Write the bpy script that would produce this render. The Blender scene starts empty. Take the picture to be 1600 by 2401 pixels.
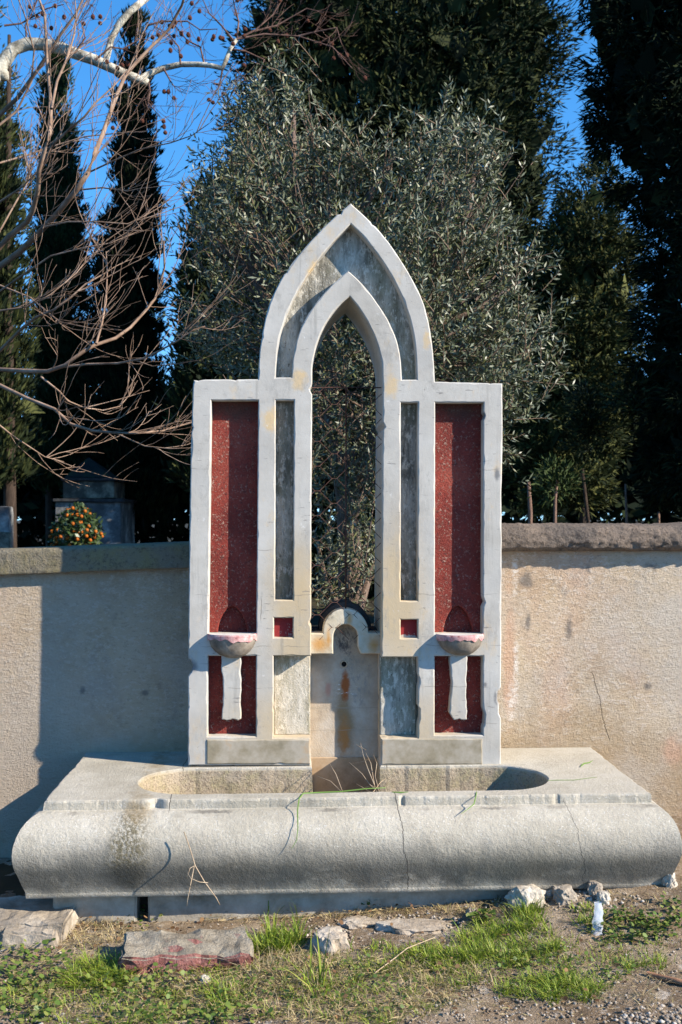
import bpy, bmesh, math, random
import numpy as np
from mathutils import Vector, Matrix, Euler
from mathutils import noise as mnoise
from mathutils.geometry import tessellate_polygon

random.seed(7); RNG = np.random.default_rng(7)
sc = bpy.context.scene
R = math.radians

# ------------------------------------------------------------------ camera
F = 2449.0                       # focal length in photo pixels (1600 x 2401)
D0 = 4.667                       # metres to the front of the stone screen (plane y = 0)
YAW = math.atan((800 - 684) / F)
PITCH = math.atan((1214 - 1200.5) / F)
CAMX = -D0 * math.tan(YAW + math.atan(12 / F))
CAMZ = 1.55
cd = bpy.data.cameras.new('camera'); cam = bpy.data.objects.new('camera', cd)
sc.collection.objects.link(cam); sc.camera = cam
cam.location = (CAMX, -D0, CAMZ)
cam.rotation_euler = Euler((math.pi / 2 + PITCH, 0, -YAW), 'XYZ')
cd.sensor_width = 36; cd.lens = F / 2401 * 36
cd.clip_start = 0.05; cd.clip_end = 3000
cd.dof.use_dof = True; cd.dof.focus_distance = 4.6; cd.dof.aperture_fstop = 5.0
CM = cam.rotation_euler.to_matrix()

# ------------------------------------------------------------------ light
SUN = Vector((2.3, -1.0, 1.5)).normalized()
w = bpy.data.worlds.new('World'); sc.world = w; w.use_nodes = True
nt = w.node_tree
sky = nt.nodes.new('ShaderNodeTexSky'); sky.sky_type = 'NISHITA'; sky.sun_disc = False
sky.sun_elevation = math.asin(SUN.z); sky.sun_rotation = math.atan2(SUN.x, SUN.y)
sky.air_density = 1.0; sky.dust_density = 0.0; sky.ozone_density = 2.4; sky.altitude = 300
bg = nt.nodes['Background']; bg.inputs['Strength'].default_value = 0.15
hs = nt.nodes.new('ShaderNodeHueSaturation'); hs.inputs['Saturation'].default_value = 1.33
tc = nt.nodes.new('ShaderNodeTexCoord'); va = nt.nodes.new('ShaderNodeVectorMath'); va.operation = 'ADD'
va.inputs[1].default_value = (0, 0, 0.11); vn = nt.nodes.new('ShaderNodeVectorMath'); vn.operation = 'NORMALIZE'
nt.links.new(tc.outputs['Generated'], va.inputs[0]); nt.links.new(va.outputs[0], vn.inputs[0]); nt.links.new(vn.outputs[0], sky.inputs['Vector'])
nt.links.new(sky.outputs[0], hs.inputs['Color']); nt.links.new(hs.outputs[0], bg.inputs[0])
sd = bpy.data.lights.new('sun', 'SUN'); sd.energy = 5.0; sd.angle = R(0.5); sd.color = (1.0, 0.90, 0.76)
sun = bpy.data.objects.new('sun', sd); sc.collection.objects.link(sun)
sun.rotation_euler = (-SUN).to_track_quat('-Z', 'Y').to_euler()
sc.view_settings.view_transform = 'Standard'; sc.view_settings.look = 'None'
sc.view_settings.exposure = 1.06; sc.view_settings.gamma = 1.0
sc.cycles.max_bounces = 6

# ------------------------------------------------------------------ pixel rays
def ray(px, py):
    return CM @ Vector(((px - 800) / F, -(py - 1200.5) / F, -1))
def at(px, py, Y=0.0):
    d = ray(px, py); t = (Y + D0) / d.y
    return Vector((CAMX + d.x * t, Y, CAMZ + d.z * t))
def xz(px, py, Y=0.0):
    p = at(px, py, Y); return (p.x, p.z)
def gh(x, y):                     # ground height: rises to the right along the trough
    s = max(-1.6, min(1.8, x))
    h = 0.022 * s - 0.012
    def ss(v): v = max(0., min(1., v)); return v * v * (3 - 2 * v)
    h += .085 * ss((x - .15) / .9) * ss((y + 1.05) / .45)
    h += 0.018 * mnoise.noise(Vector((x * 1.7, y * 1.7, 3.1))) + 0.010 * mnoise.noise(Vector((x * 5, y * 5, 1.3)))
    return h
def gpt(px, py):
    d = ray(px, py); z = 0.0
    for _ in range(6):
        t = (z - CAMZ) / d.z
        x, y = CAMX + d.x * t, -D0 + d.y * t
        z = gh(x, y)
    return Vector((x, y, z))

# ------------------------------------------------------------------ objects
C = sc.collection
def tag(o, label=None, cat=None, group=None, kind=None):
    if label: o['label'] = label
    if cat: o['category'] = cat
    if group: o['group'] = group
    if kind: o['kind'] = kind
    return o
def empty(name, loc, label=None, cat=None, group=None):
    o = bpy.data.objects.new(name, None); C.objects.link(o); o.location = loc
    o.empty_display_size = 0.1
    return tag(o, label, cat, group)
def link(name, me, mat, parent=None, smooth=False):
    o = bpy.data.objects.new(name, me); C.objects.link(o)
    if mat: me.materials.append(mat)
    if smooth: me.polygons.foreach_set('use_smooth', [True] * len(me.polygons))
    if parent is not None:
        base = parent; off = Vector((0, 0, 0))
        while base is not None:
            off += base.location; base = base.parent
        me.transform(Matrix.Translation(-off)); o.parent = parent
    return o
def mesh_from(name, V, Fc, mat, parent=None, smooth=False, fix=True):
    me = bpy.data.meshes.new(name); me.from_pydata([tuple(v) for v in V], [], Fc)
    if fix:
        bm = bmesh.new(); bm.from_mesh(me); bmesh.ops.recalc_face_normals(bm, faces=bm.faces); bm.to_mesh(me); bm.free()
    me.update(); return link(name, me, mat, parent, smooth)
def np_mesh(name, V, Q, mat, parent=None, smooth=False):
    V = np.asarray(V, np.float32); Q = np.asarray(Q, np.int32); k = Q.shape[1]
    me = bpy.data.meshes.new(name)
    me.vertices.add(len(V)); me.vertices.foreach_set('co', V.ravel())
    me.loops.add(Q.size); me.loops.foreach_set('vertex_index', Q.ravel())
    me.polygons.add(len(Q)); me.polygons.foreach_set('loop_start', np.arange(0, Q.size, k, dtype=np.int32))
    me.polygons.foreach_set('loop_total', np.full(len(Q), k, np.int32))
    me.update(calc_edges=True); me.validate()
    return link(name, me, mat, parent, smooth)

# ------------------------------------------------------------------ material nodes
class Mt:
    def __init__(s, name, rough=0.85, spec=0.25):
        s.m = bpy.data.materials.new(name); s.m.use_nodes = True; s.t = s.m.node_tree
        s.b = s.t.nodes['Principled BSDF']
        s.b.inputs['Roughness'].default_value = rough
        s.b.inputs['Specular IOR Level'].default_value = spec
        s._p = None
    def nd(s, typ): return s.t.nodes.new(typ)
    def put(s, sock, v):
        if isinstance(v, bpy.types.NodeSocket): s.t.links.new(v, sock)
        elif isinstance(v, (tuple, list)) and len(v) == 3 and sock.type == 'RGBA': sock.default_value = (*v, 1)
        else: sock.default_value = v
    def pos(s):
        if s._p is None: s._p = s.nd('ShaderNodeNewGeometry').outputs['Position']
        return s._p
    def mp(s, scale=(1, 1, 1), loc=(0, 0, 0)):
        n = s.nd('ShaderNodeMapping'); s.t.links.new(s.pos(), n.inputs[0])
        n.inputs['Scale'].default_value = scale; n.inputs['Location'].default_value = loc
        return n.outputs[0]
    def noise(s, scale, detail=4, rough=0.6, st=(1, 1, 1), loc=(0, 0, 0)):
        n = s.nd('ShaderNodeTexNoise'); s.t.links.new(s.mp(st, loc), n.inputs['Vector'])
        n.inputs['Scale'].default_value = scale; n.inputs['Detail'].default_value = detail
        n.inputs['Roughness'].default_value = rough
        return n.outputs['Fac']
    def vor(s, scale, feat='F1', out='Distance', st=(1, 1, 1)):
        n = s.nd('ShaderNodeTexVoronoi'); n.feature = feat; s.t.links.new(s.mp(st), n.inputs['Vector'])
        n.inputs['Scale'].default_value = scale; return n.outputs[out]
    def step(s, v, a, b):
        n = s.nd('ShaderNodeMapRange'); n.interpolation_type = 'SMOOTHSTEP'
        s.put(n.inputs[0], v); n.inputs[1].default_value = a; n.inputs[2].default_value = b
        return n.outputs[0]
    def ma(s, op, a, b=0.0):
        n = s.nd('ShaderNodeMath'); n.operation = op; s.put(n.inputs[0], a); s.put(n.inputs[1], b); return n.outputs[0]
    def mul(s, *a):
        r = a[0]
        for x in a[1:]: r = s.ma('MULTIPLY', r, x)
        return r
    def mix(s, f, a, b, mode='MIX'):
        n = s.nd('ShaderNodeMix'); n.data_type = 'RGBA'; n.blend_type = mode
        s.put(n.inputs[0], f); s.put(n.inputs[6], a); s.put(n.inputs[7], b); return n.outputs[2]
    def ramp(s, f, stops):
        n = s.nd('ShaderNodeValToRGB'); s.t.links.new(f, n.inputs[0]); e = n.color_ramp.elements
        while len(e) < len(stops): e.new(0.5)
        for el, (p, c) in zip(e, stops): el.position = p; el.color = (*c, 1)
        return n.outputs[0]
    def comp(s):
        n = s.nd('ShaderNodeSeparateXYZ'); s.t.links.new(s.pos(), n.inputs[0]); return n.outputs
    def blob(s, px, py, rx, ry, Y=0.0, wob=0.9, sc=None, soft=0.7):
        sc = sc or 1.1 / (min(rx, ry) * (Y + D0) / F)
        """a stain round the world point seen at (px, py); radii in photo pixels at that depth"""
        c = at(px, py, Y); k = (Y + D0) / F
        X, _, Z = s.comp()
        dx = s.ma('DIVIDE', s.ma('SUBTRACT', X, c.x), rx * k); dz = s.ma('DIVIDE', s.ma('SUBTRACT', Z, c.z), ry * k)
        r = s.ma('SQRT', s.ma('ADD', s.mul(dx, dx), s.mul(dz, dz)))
        r = s.ma('ADD', r, s.mul(s.ma('SUBTRACT', s.noise(sc, 5, 0.65), 0.5), wob * 2))
        return s.ma('SUBTRACT', 1.0, s.step(r, 1 - soft, 1.0))
    def crack(s, px, py0, py1, Y, wpx=1.2, amp=10, lean=0.0, f=4.0):
        """a thin, wandering, near-vertical crack"""
        k = (Y + D0) / F; a = at(px, py0, Y); b = at(px, py1, Y)
        X, _, Z = s.comp()
        wnd = s.mul(s.ma('SUBTRACT', s.noise(f, 4, 0.7, (0.15, 0.15, 1), (px * .01, 0, 0)), 0.5), amp * 2 * k)
        ln = s.mul(s.ma('SUBTRACT', Z, (a.z + b.z) / 2), -lean)
        d = s.ma('ABSOLUTE', s.ma('SUBTRACT', s.ma('SUBTRACT', X, a.x), s.ma('ADD', wnd, ln)))
        m = s.ma('SUBTRACT', 1.0, s.step(d, wpx * k * .4, wpx * k))
        return s.mul(m, s.step(Z, b.z, b.z + 0.02), s.ma('SUBTRACT', 1.0, s.step(Z, a.z - 0.02, a.z)))
    def color(s, c): s.put(s.b.inputs['Base Color'], c)
    def bump(s, h, strength=0.5, dist=0.01):
        n = s.nd('ShaderNodeBump'); n.inputs['Strength'].default_value = strength; n.inputs['Distance'].default_value = dist
        s.t.links.new(h, n.inputs['Height']); s.t.links.new(n.outputs[0], s.b.inputs['Normal'])

def mat_frame():
    m = Mt('whitewashed_render', 0.8, 0.2)
    n1 = m.noise(3.0, 6, 0.65); n2 = m.noise(45, 5, 0.7)
    c = m.ramp(n1, [(0.3, (0.36, 0.335, 0.29)), (0.5, (0.45, 0.425, 0.378)), (0.7, (0.52, 0.50, 0.455))])
    c = m.mix(m.mul(m.step(n2, 0.55, 0.75), 0.35), c, (0.42, 0.40, 0.36))
    yl = m.step(m.noise(5.5, 6, 0.75, (1, 1, .55), (3, 1, 7)), 0.55, 0.68)
    c = m.mix(m.mul(yl, 0.55), c, (0.55, 0.40, 0.22))
    for a in [(700, 890, 26, 34), (918, 905, 22, 36), (634, 985, 24, 42), (1000, 800, 12, 30), (735, 660, 20, 60)]:
        c = m.mix(m.mul(m.blob(*a), 0.75), c, (0.60, 0.42, 0.20))
    for a in [(690, 1440, 95, 260), (935, 1400, 95, 300), (810, 1700, 420, 130)]:      # yellowed lower columns
        c = m.mix(m.mul(m.blob(*a, wob=.35, sc=4, soft=.8), 0.85), c, (0.47, 0.36, 0.215))
    for a in [(590, 1770, 140, 36), (1010, 1770, 120, 36), (640, 1760, 40, 30)]:
        c = m.mix(m.mul(m.blob(*a, wob=.8, sc=7), 0.5), c, (0.46, 0.34, 0.20))
    strk = m.mul(m.step(m.noise(26, 5, .7, (1, 1, .07), (2, 5, 1)), .54, .68), m.step(m.noise(3.5, 4, .6, (1, 1, .6), (5, 5, 5)), .42, .58))
    c = m.mix(m.mul(strk, .42), c, (0.21, 0.20, 0.175))
    c = m.mix(m.mul(m.step(m.noise(2.3, 5, .7, loc=(7, 7, 1)), .48, .66), .35), c, (0.34, 0.335, 0.32))
    Xf, Yf, Zf = m.comp()
    for zy in (1100, 1290, 1395, 1515, 1612, 1700):
        dz_ = m.ma('ABSOLUTE', m.ma('SUBTRACT', m.ma('ADD', Zf, m.mul(m.ma('SUBTRACT', m.noise(9, 3, .6, loc=(zy * .1, 0, 0)), .5), .03)), at(800, zy).z))
        c = m.mix(m.mul(m.ma('SUBTRACT', 1.0, m.step(dz_, .0006, .0022)), m.step(m.noise(6, 2, .5, loc=(zy, 3, 0)), .5, .58), .6), c, (0.17, 0.155, 0.13))
    # pits, scratches and grey scuffs
    pit = m.step(m.noise(36, 4, 0.75, (1, 1, 1.6)), 0.665, 0.70)
    c = m.mix(m.mul(pit, 0.8), c, (0.12, 0.11, 0.10))
    scr = m.mul(m.step(m.noise(38, 3, 0.6, (0.35, 1, 2.4), (5, 0, 2)), 0.64, 0.68), m.step(m.noise(4, 3), 0.42, 0.55))
    c = m.mix(m.mul(scr, 0.75), c, (0.16, 0.15, 0.14))
    wh = m.step(m.noise(18, 5, 0.75, loc=(1, 8, 2)), 0.62, 0.7)
    c = m.mix(m.mul(wh, 0.6), c, (0.70, 0.69, 0.67))
    gm = m.mul(m.step(m.noise(9, 6, 0.8, (1, 1, .5), (9, 3, 3)), 0.52, 0.68), 0.62)
    c = m.mix(gm, c, (0.28, 0.265, 0.235))
    # shapes of their own: dirt at the join above the trough and the broken spots
    for a in [(452, 1562, 16, 20), (1167, 1635, 12, 24), (1138, 1606, 6, 8), (1166, 1112, 9, 22), (1136, 975, 5, 14), (1133, 1680, 6, 22), (900, 1765, 8, 40)]:
        c = m.mix(m.mul(m.blob(*a, wob=.5, sc=40), 0.85), c, (0.15, 0.15, 0.15))
    for a in [(1040, 1735, 1790), (612, 1395, 1460)]:
        c = m.mix(m.mul(m.crack(*a, 0), 0.7), c, (0.14, 0.12, 0.1))
    m.color(c)
    h = m.ma('ADD', m.mul(m.noise(28, 6, 0.7), 0.6), m.mul(m.noise(160, 3, 0.7), 0.25))
    h = m.ma('SUBTRACT', h, m.mul(pit, 0.7)); h = m.ma('SUBTRACT', h, m.mul(wh, 0.12))
    m.bump(h, 0.34, 0.006); return m.m

def mat_lichen(name, base, dark, olive, sx=1.0):
    m = Mt(name, 0.95, 0.1)
    s1 = m.noise(9, 7, 0.75, (1.6 * sx, 1, 0.30)); s2 = m.noise(55, 5, 0.75, (1, 1, 0.45)); s3 = m.noise(4, 5, 0.6, (1, 1, 0.5), (4, 4, 4))
    c = m.mix(m.step(s1, 0.36, 0.66), base, dark)
    c = m.mix(m.mul(m.step(s3, 0.46, 0.66), 0.75), c, olive)
    c = m.mix(m.mul(m.step(s2, 0.50, 0.62), 0.75), c, tuple(min(1, b * 1.25) for b in base))
    c = m.mix(m.mul(m.step(m.noise(60, 5, 0.8, (1, 1, .5), (7, 2, 9)), 0.56, 0.66), 0.8), c, tuple(d * .55 for d in dark))
    m.color(c); m.bump(m.ma('ADD', s2, m.noise(140, 4, 0.7)), 0.6, 0.006); return m.m

def mat_red(name, k=1.0):
    m = Mt(name, 0.75, 0.3)
    n1 = m.noise(5, 5, 0.6)
    c = m.ramp(n1, [(0.3, (0.12 * k, 0.015 * k, 0.010 * k)), (0.55, (0.21 * k, 0.028 * k, 0.018 * k)), (0.75, (0.28 * k, 0.055 * k, 0.034 * k))])
    sp = m.step(m.noise(95, 4, 0.8), 0.54, 0.64)
    sp = m.mul(sp, m.step(m.noise(30, 3), 0.32, 0.6))
    c = m.mix(m.mul(sp, 0.8), c, (0.52, 0.34, 0.27))
    dk = m.step(m.noise(80, 3, 0.7, loc=(4, 4, 4)), 0.54, 0.66)
    c = m.mix(m.mul(dk, 0.7), c, (0.06, 0.015, 0.015))
    c = m.mix(m.mul(m.blob(550, 955, 90, 45, .06, .5), 0.6), c, (0.035, 0.03, 0.02))
    c = m.mix(m.mul(m.blob(1078, 960, 90, 45, .06, .5), 0.6), c, (0.035, 0.03, 0.02))
    m.color(c); m.bump(m.ma('ADD', m.noise(130, 3, 0.7), m.mul(sp, .6)), 0.9, 0.006); return m.m

def mat_central():
    m = Mt('weathered_spout_panel', 0.9, 0.15)
    n1 = m.noise(7, 6, 0.7); n2 = m.noise(60, 5, 0.75, (1, 1, .6))
    c = m.ramp(n1, [(0.3, (0.29, 0.235, 0.175)), (0.5, (0.41, 0.335, 0.25)), (0.7, (0.48, 0.42, 0.345))])
    Yc = 0.158
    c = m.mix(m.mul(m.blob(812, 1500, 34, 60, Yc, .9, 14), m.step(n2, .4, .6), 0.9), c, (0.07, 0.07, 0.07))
    c = m.mix(m.mul(m.blob(835, 1600, 60, 90, Yc, .9, 10), m.step(n2, .48, .6), 0.6), c, (0.22, 0.21, 0.20))
    c = m.mix(m.mul(m.blob(808, 1695, 30, 130, Yc, .7, 12, .8), 0.85), c, (0.25, 0.16, 0.075))
    c = m.mix(m.mul(m.blob(811, 1608, 14, 42, Yc, .7, 26, .6), 0.95), c, (0.30, 0.085, 0.022))
    c = m.mix(m.mul(m.blob(808, 1725, 16, 62, Yc, .7, 24, .8), 0.85), c, (0.36, 0.16, 0.05))
    c = m.mix(m.mul(m.blob(770, 1615, 10, 26, Yc, .8, 18), 0.6), c, (0.42, 0.20, 0.15))
    wl = m.mul(m.blob(812, 1610, 34, 60, Yc, .5, 20), m.step(m.noise(30, 4, 0.7, (.5, 1, 2.2)), .60, .64))
    c = m.mix(m.mul(wl, .8), c, (0.70, 0.68, 0.64))
    X, Yp, Z = m.comp()
    for zy, wd in ((1660, 1.5), (1712, 1.2)):
        zz = at(800, zy, Yc).z
        d = m.ma('ABSOLUTE', m.ma('SUBTRACT', m.ma('ADD', Z, m.mul(m.ma('SUBTRACT', m.noise(20, 2), .5), .008)), zz))
        c = m.mix(m.mul(m.ma('SUBTRACT', 1.0, m.step(d, 0.0008, wd * .0022)), .55), c, (0.30, 0.26, 0.2))
    m.color(c); m.bump(m.ma('ADD', n2, m.mul(m.noise(150, 3), .5)), 0.5, 0.005); return m.m

def mat_hood():
    m = Mt('ochre_stained_render', 0.85, 0.2)
    n1 = m.noise(8, 6, 0.7); n2 = m.noise(50, 4, 0.7)
    c = m.ramp(n1, [(0.3, (0.40, 0.33, 0.22)), (0.5, (0.50, 0.44, 0.33)), (0.7, (0.56, 0.51, 0.42))])
    for a in [(752, 1510, 26, 30), (878, 1512, 22, 30), (820, 1448, 12, 26), (770, 1500, 10, 40)]:
        c = m.mix(m.mul(m.blob(*a, .075, .7, 14, .9), .95), c, (0.48, 0.26, 0.085))
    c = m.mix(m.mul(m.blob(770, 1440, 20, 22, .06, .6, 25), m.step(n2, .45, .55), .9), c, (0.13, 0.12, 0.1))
    m.color(c); m.bump(m.ma('ADD', n1, m.mul(n2, .6)), 0.5, 0.006); return m.m

def mat_trough():
    m = Mt('cast_stone_trough', 0.9, 0.15)
    n1 = m.noise(4, 6, 0.65); n2 = m.noise(70, 5, 0.8); n3 = m.noise(120, 3, 0.7)
    c = m.ramp(n1, [(0.3, (0.34, 0.305, 0.24)), (0.5, (0.42, 0.38, 0.305)), (0.7, (0.47, 0.435, 0.365))])
    c = m.mix(m.mul(m.step(n2, .52, .68), .55), c, (0.26, 0.24, 0.205))
    c = m.mix(m.mul(m.step(n3, .58, .68), .55), c, (0.66, 0.64, 0.60))
    c = m.mix(m.mul(m.step(m.noise(2.4, 6, .7, (1, 1, 1.4), (3, 9, 2)), .48, .68), .5), c, (0.27, 0.245, 0.19))
    c = m.mix(m.mul(m.step(m.noise(20, 5, .75, (1, 1, .12), (1, 3, 8)), .54, .70), m.step(m.noise(3, 3, loc=(4, 4, 1)), .4, .6), .45), c, (0.20, 0.185, 0.15))
    # grime mixed with painted-in shade along the belly of the bulge, broken up by noise
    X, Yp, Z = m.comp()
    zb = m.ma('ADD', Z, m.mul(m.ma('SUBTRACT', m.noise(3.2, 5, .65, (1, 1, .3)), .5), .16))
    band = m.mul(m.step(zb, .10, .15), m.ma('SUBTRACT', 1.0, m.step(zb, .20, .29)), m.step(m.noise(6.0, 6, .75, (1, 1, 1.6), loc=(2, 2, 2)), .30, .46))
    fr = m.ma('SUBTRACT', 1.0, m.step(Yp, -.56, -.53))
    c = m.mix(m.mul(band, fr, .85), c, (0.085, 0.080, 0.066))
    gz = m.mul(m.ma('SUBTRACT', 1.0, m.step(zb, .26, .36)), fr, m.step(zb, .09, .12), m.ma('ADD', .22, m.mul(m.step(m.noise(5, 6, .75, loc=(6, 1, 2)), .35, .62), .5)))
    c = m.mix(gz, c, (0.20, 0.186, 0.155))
    er = m.blob(305, 1985, 62, 110, -.62, .5, 9)
    c = m.mix(m.mul(er, m.step(n2, .44, .54), .9), c, (0.13, 0.11, 0.065))
    c = m.mix(m.mul(m.blob(310, 2040, 60, 50, -.60, .6, 9), .75), c, (0.07, 0.068, 0.058))
    c = m.mix(m.mul(m.blob(325, 1895, 40, 34, -.54, .7, 16), .6), c, (0.24, 0.18, 0.10))
    # the chipped fillet in cool grey
    for cr in [(944, 1845, 2090, -.60, 1.5, 18, .10, 9), (1350, 1880, 2080, -.60, .9, 24, .22, 9), (398, 1855, 1905, -.53, 1.4, 14, 0, 16)]:
        c = m.mix(m.mul(m.crack(*cr), .85), c, (0.05, 0.045, 0.04))
    hor = m.ma('SUBTRACT', 1.0, m.step(m.ma('ABSOLUTE', m.ma('SUBTRACT', m.ma('ADD', Z, m.mul(m.ma('SUBTRACT', m.noise(30, 3), .5), .01)), .4005)), .0012, .0035))
    c = m.mix(m.mul(hor, m.step(m.noise(3, 3, .6, (1, .1, .1), (8, 1, 1)), .5, .6), .7), c, (0.10, 0.09, 0.075))
    # inside of the bowl: coarse, moss-stained
    ins = m.mul(m.step(Yp, -.452, -.448), m.ma('SUBTRACT', 1.0, m.step(Z, .425, .438)))
    mo = m.mix(m.step(m.noise(14, 5, .7), .4, .65), (0.37, 0.30, 0.215), (0.32, 0.27, 0.16))
    mo = m.mix(m.mul(m.step(m.noise(85, 4, .7), .52, .62), .7), mo, (0.17, 0.13, 0.09))
    c = m.mix(m.mul(ins, .9), c, mo)
    mb = m.mul(m.step(n1, .3, .8), 0)
    m.color(c)
    h = m.ma('ADD', m.mul(n2, .8), m.mul(m.noise(35, 5, .7), .5))
    h = m.ma('ADD', h, m.mul(m.noise(85, 4, .7), m.ma('ADD', m.mul(ins, 1.2), m.mul(er, 1.6))))
    m.bump(h, 0.7, 0.008); return m.m

def mat_wall():
    m = Mt('stippled_wall_plaster', 0.95, 0.1)
    n1 = m.noise(2.2, 6, 0.65); n2 = m.noise(42, 6, 0.8, (0.8, 1, 1.4)); n3 = m.noise(1.3, 4, .6, (1, 1, .45), (6, 1, 2))
    c = m.ramp(n1, [(0.3, (0.37, 0.275, 0.175)), (0.5, (0.52, 0.405, 0.275)), (0.7, (0.58, 0.48, 0.36))])
    c = m.mix(m.mul(m.step(n3, .48, .66), .6), c, (0.56, 0.36, 0.265))
    c = m.mix(m.mul(m.step(m.noise(3.3, 5, .7, (1, 1, .6), (1, 7, 4)), .58, .72), .5), c, (0.25, 0.235, 0.22))
    c = m.mix(m.mul(m.step(n2, .50, .62), .6), c, (0.68, 0.60, 0.51))
    c = m.mix(m.mul(m.step(m.noise(48, 6, .8, (.8, 1, 1.4), loc=(3, 3, 3)), .53, .64), .6), c, (0.19, 0.15, 0.11))
    Xw, Yw_, Zw = m.comp()
    dmp = m.ma('SUBTRACT', 1.0, m.step(m.ma('ADD', Zw, m.mul(m.ma('SUBTRACT', m.noise(4, 5, .7), .5), .5)), .42, .66))
    c = m.mix(m.mul(dmp, .55), c, (0.30, 0.215, 0.125))
    c = m.mix(m.mul(m.step(m.noise(1.1, 5, .65, loc=(2, 2, 8)), .47, .62), .5), c, (0.50, 0.46, 0.41))
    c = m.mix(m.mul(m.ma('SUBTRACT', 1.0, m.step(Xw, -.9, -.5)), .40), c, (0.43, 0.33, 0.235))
    Yw = .32
    for a in [(1195, 1560, 22, 230), (1580, 1760, 40, 60)]:
        c = m.mix(m.mul(m.blob(*a, Yw, .8, 7, .8), .55), c, (0.56, 0.33, 0.22))
    for a in [(1208, 1350, 10, 60), (1200, 1650, 16, 60), (1210, 1560, 10, 90)]:
        c = m.mix(m.mul(m.blob(*a, Yw, .9, 12, .8), m.step(n2, .42, .58), .85), c, (0.72, 0.68, 0.63))
    for a in [(1235, 1362, 22, 28), (1238, 1460, 10, 34), (1335, 1470, 12, 40), (1525, 1330, 26, 16), (195, 1620, 10, 14), (340, 1625, 14, 10), (1520, 1610, 14, 12), (1380, 1335, 10, 18)]:
        c = m.mix(m.mul(m.blob(*a, Yw, 1.0, 14, .8), .7), c, (0.13, 0.125, 0.12))
    for cr in [(1408, 1570, 1742, Yw, 1.5, 17, .26, 9), ]:
        c = m.mix(m.mul(m.crack(*cr), .85), c, (0.05, 0.04, 0.03))
    for cr in [(1500, 1400, 1640, Yw, .8, 22, -.1, 7), (1405, 1400, 1570, Yw, .7, 20, -.12, 8)]: c = m.mix(m.mul(m.crack(*cr), m.step(m.noise(12, 3), .4, .6), .5), c, (0.12, 0.09, 0.07))
    m.color(c)
    m.bump(m.ma('ADD', n2, m.mul(m.noise(90, 4, .7), .6)), 1.0, 0.016); return m.m

def mat_coping(name, a, b, dark, bump):
    m = Mt(name, .95, .1)
    n1 = m.noise(6, 6, .7); n2 = m.noise(60, 5, .75)
    c = m.mix(m.step(n1, .38, .64), a, b)
    c = m.mix(m.mul(m.step(n2, .5, .64), .7), c, dark)
    c = m.mix(m.mul(m.step(m.noise(130, 3, .6), .58, .68), .5), c, tuple(x * 1.5 for x in a))
    m.color(c); m.bump(m.ma('ADD', n2, m.mul(m.noise(24, 5, .7), 1.2)), bump, .012); return m.m

def mat_simple(name, cols, scale=30, rough=.9, bump=.4, dist=.004, spec=.2, st=(1, 1, 1)):
    m = Mt(name, rough, spec); n = m.noise(scale, 5, .7, st)
    k = len(cols); m.color(m.ramp(n, [(.3 + .4 * i / max(1, k - 1), c) for i, c in enumerate(cols)]))
    if bump: m.bump(m.noise(scale * 2.5, 4, .7, st), bump, dist)
    return m.m

def mat_leaf(name, cols, rough=.55, spec=.3, back=None, trans=0.0):
    m = Mt(name, rough, spec)
    g = m.nd('ShaderNodeNewGeometry'); k = len(cols)
    c = m.ramp(g.outputs['Random Per Island'], [(i / max(1, k - 1), cc) for i, cc in enumerate(cols)])
    if back: c = m.mix(g.outputs['Backfacing'], c, back)
    m.color(c)
    if trans:
        tr = m.nd('ShaderNodeBsdfTranslucent'); m.put(tr.inputs[0], c)
        mx = m.nd('ShaderNodeMixShader'); mx.inputs[0].default_value = trans
        out = m.t.nodes['Material Output']
        m.t.links.new(m.b.outputs[0], mx.inputs[1]); m.t.links.new(tr.outputs[0], mx.inputs[2]); m.t.links.new(mx.outputs[0], out.inputs[0])
    return m.m

MF = mat_frame(); MRED = mat_red('red_terrazzo'); MREDN = mat_red('red_painted_niche', .75)
MLI = mat_lichen('lichen_grey_panel', (0.36, 0.325, 0.275), (0.08, 0.072, 0.058), (0.13, 0.125, 0.085))
MARCH = mat_lichen('lichen_arch_panel', (0.50, 0.47, 0.40), (0.12, 0.112, 0.088), (0.22, 0.20, 0.115), .8)
MLOW = mat_lichen('peeling_side_panel', (0.56, 0.50, 0.40), (0.32, 0.275, 0.18), (0.22, 0.185, 0.09), 1.0)
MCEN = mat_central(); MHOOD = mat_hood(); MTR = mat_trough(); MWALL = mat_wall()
MBASE = mat_simple('stained_base_slab', [(.15, .13, .09), (.26, .22, .15), (.37, .325, .255), (.40, .265, .14)], 4, .8, .25)
MBOWL = mat_simple('grey_mortar_bowl', [(.10, .083, .066), (.20, .168, .132), (.33, .285, .23)], 12)
MPINK = mat_simple('worn_pink_paint', [(.16, .06, .06), (.42, .20, .19), (.50, .31, .29), (.55, .46, .42)], 40)
MDARK = mat_simple('dark_weathered_cap', [(.015, .016, .018), (.035, .036, .038), (.06, .058, .055)], 14)
MIRON = mat_simple('rusty_wire', [(.03, .017, .014), (.06, .03, .024), (.10, .05, .04)], 60, .8, .2)
MHOLE = mat_simple('dark_hole', [(.006, .005, .004), (.012, .01, .008)], 30, .9, 0)

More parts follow.
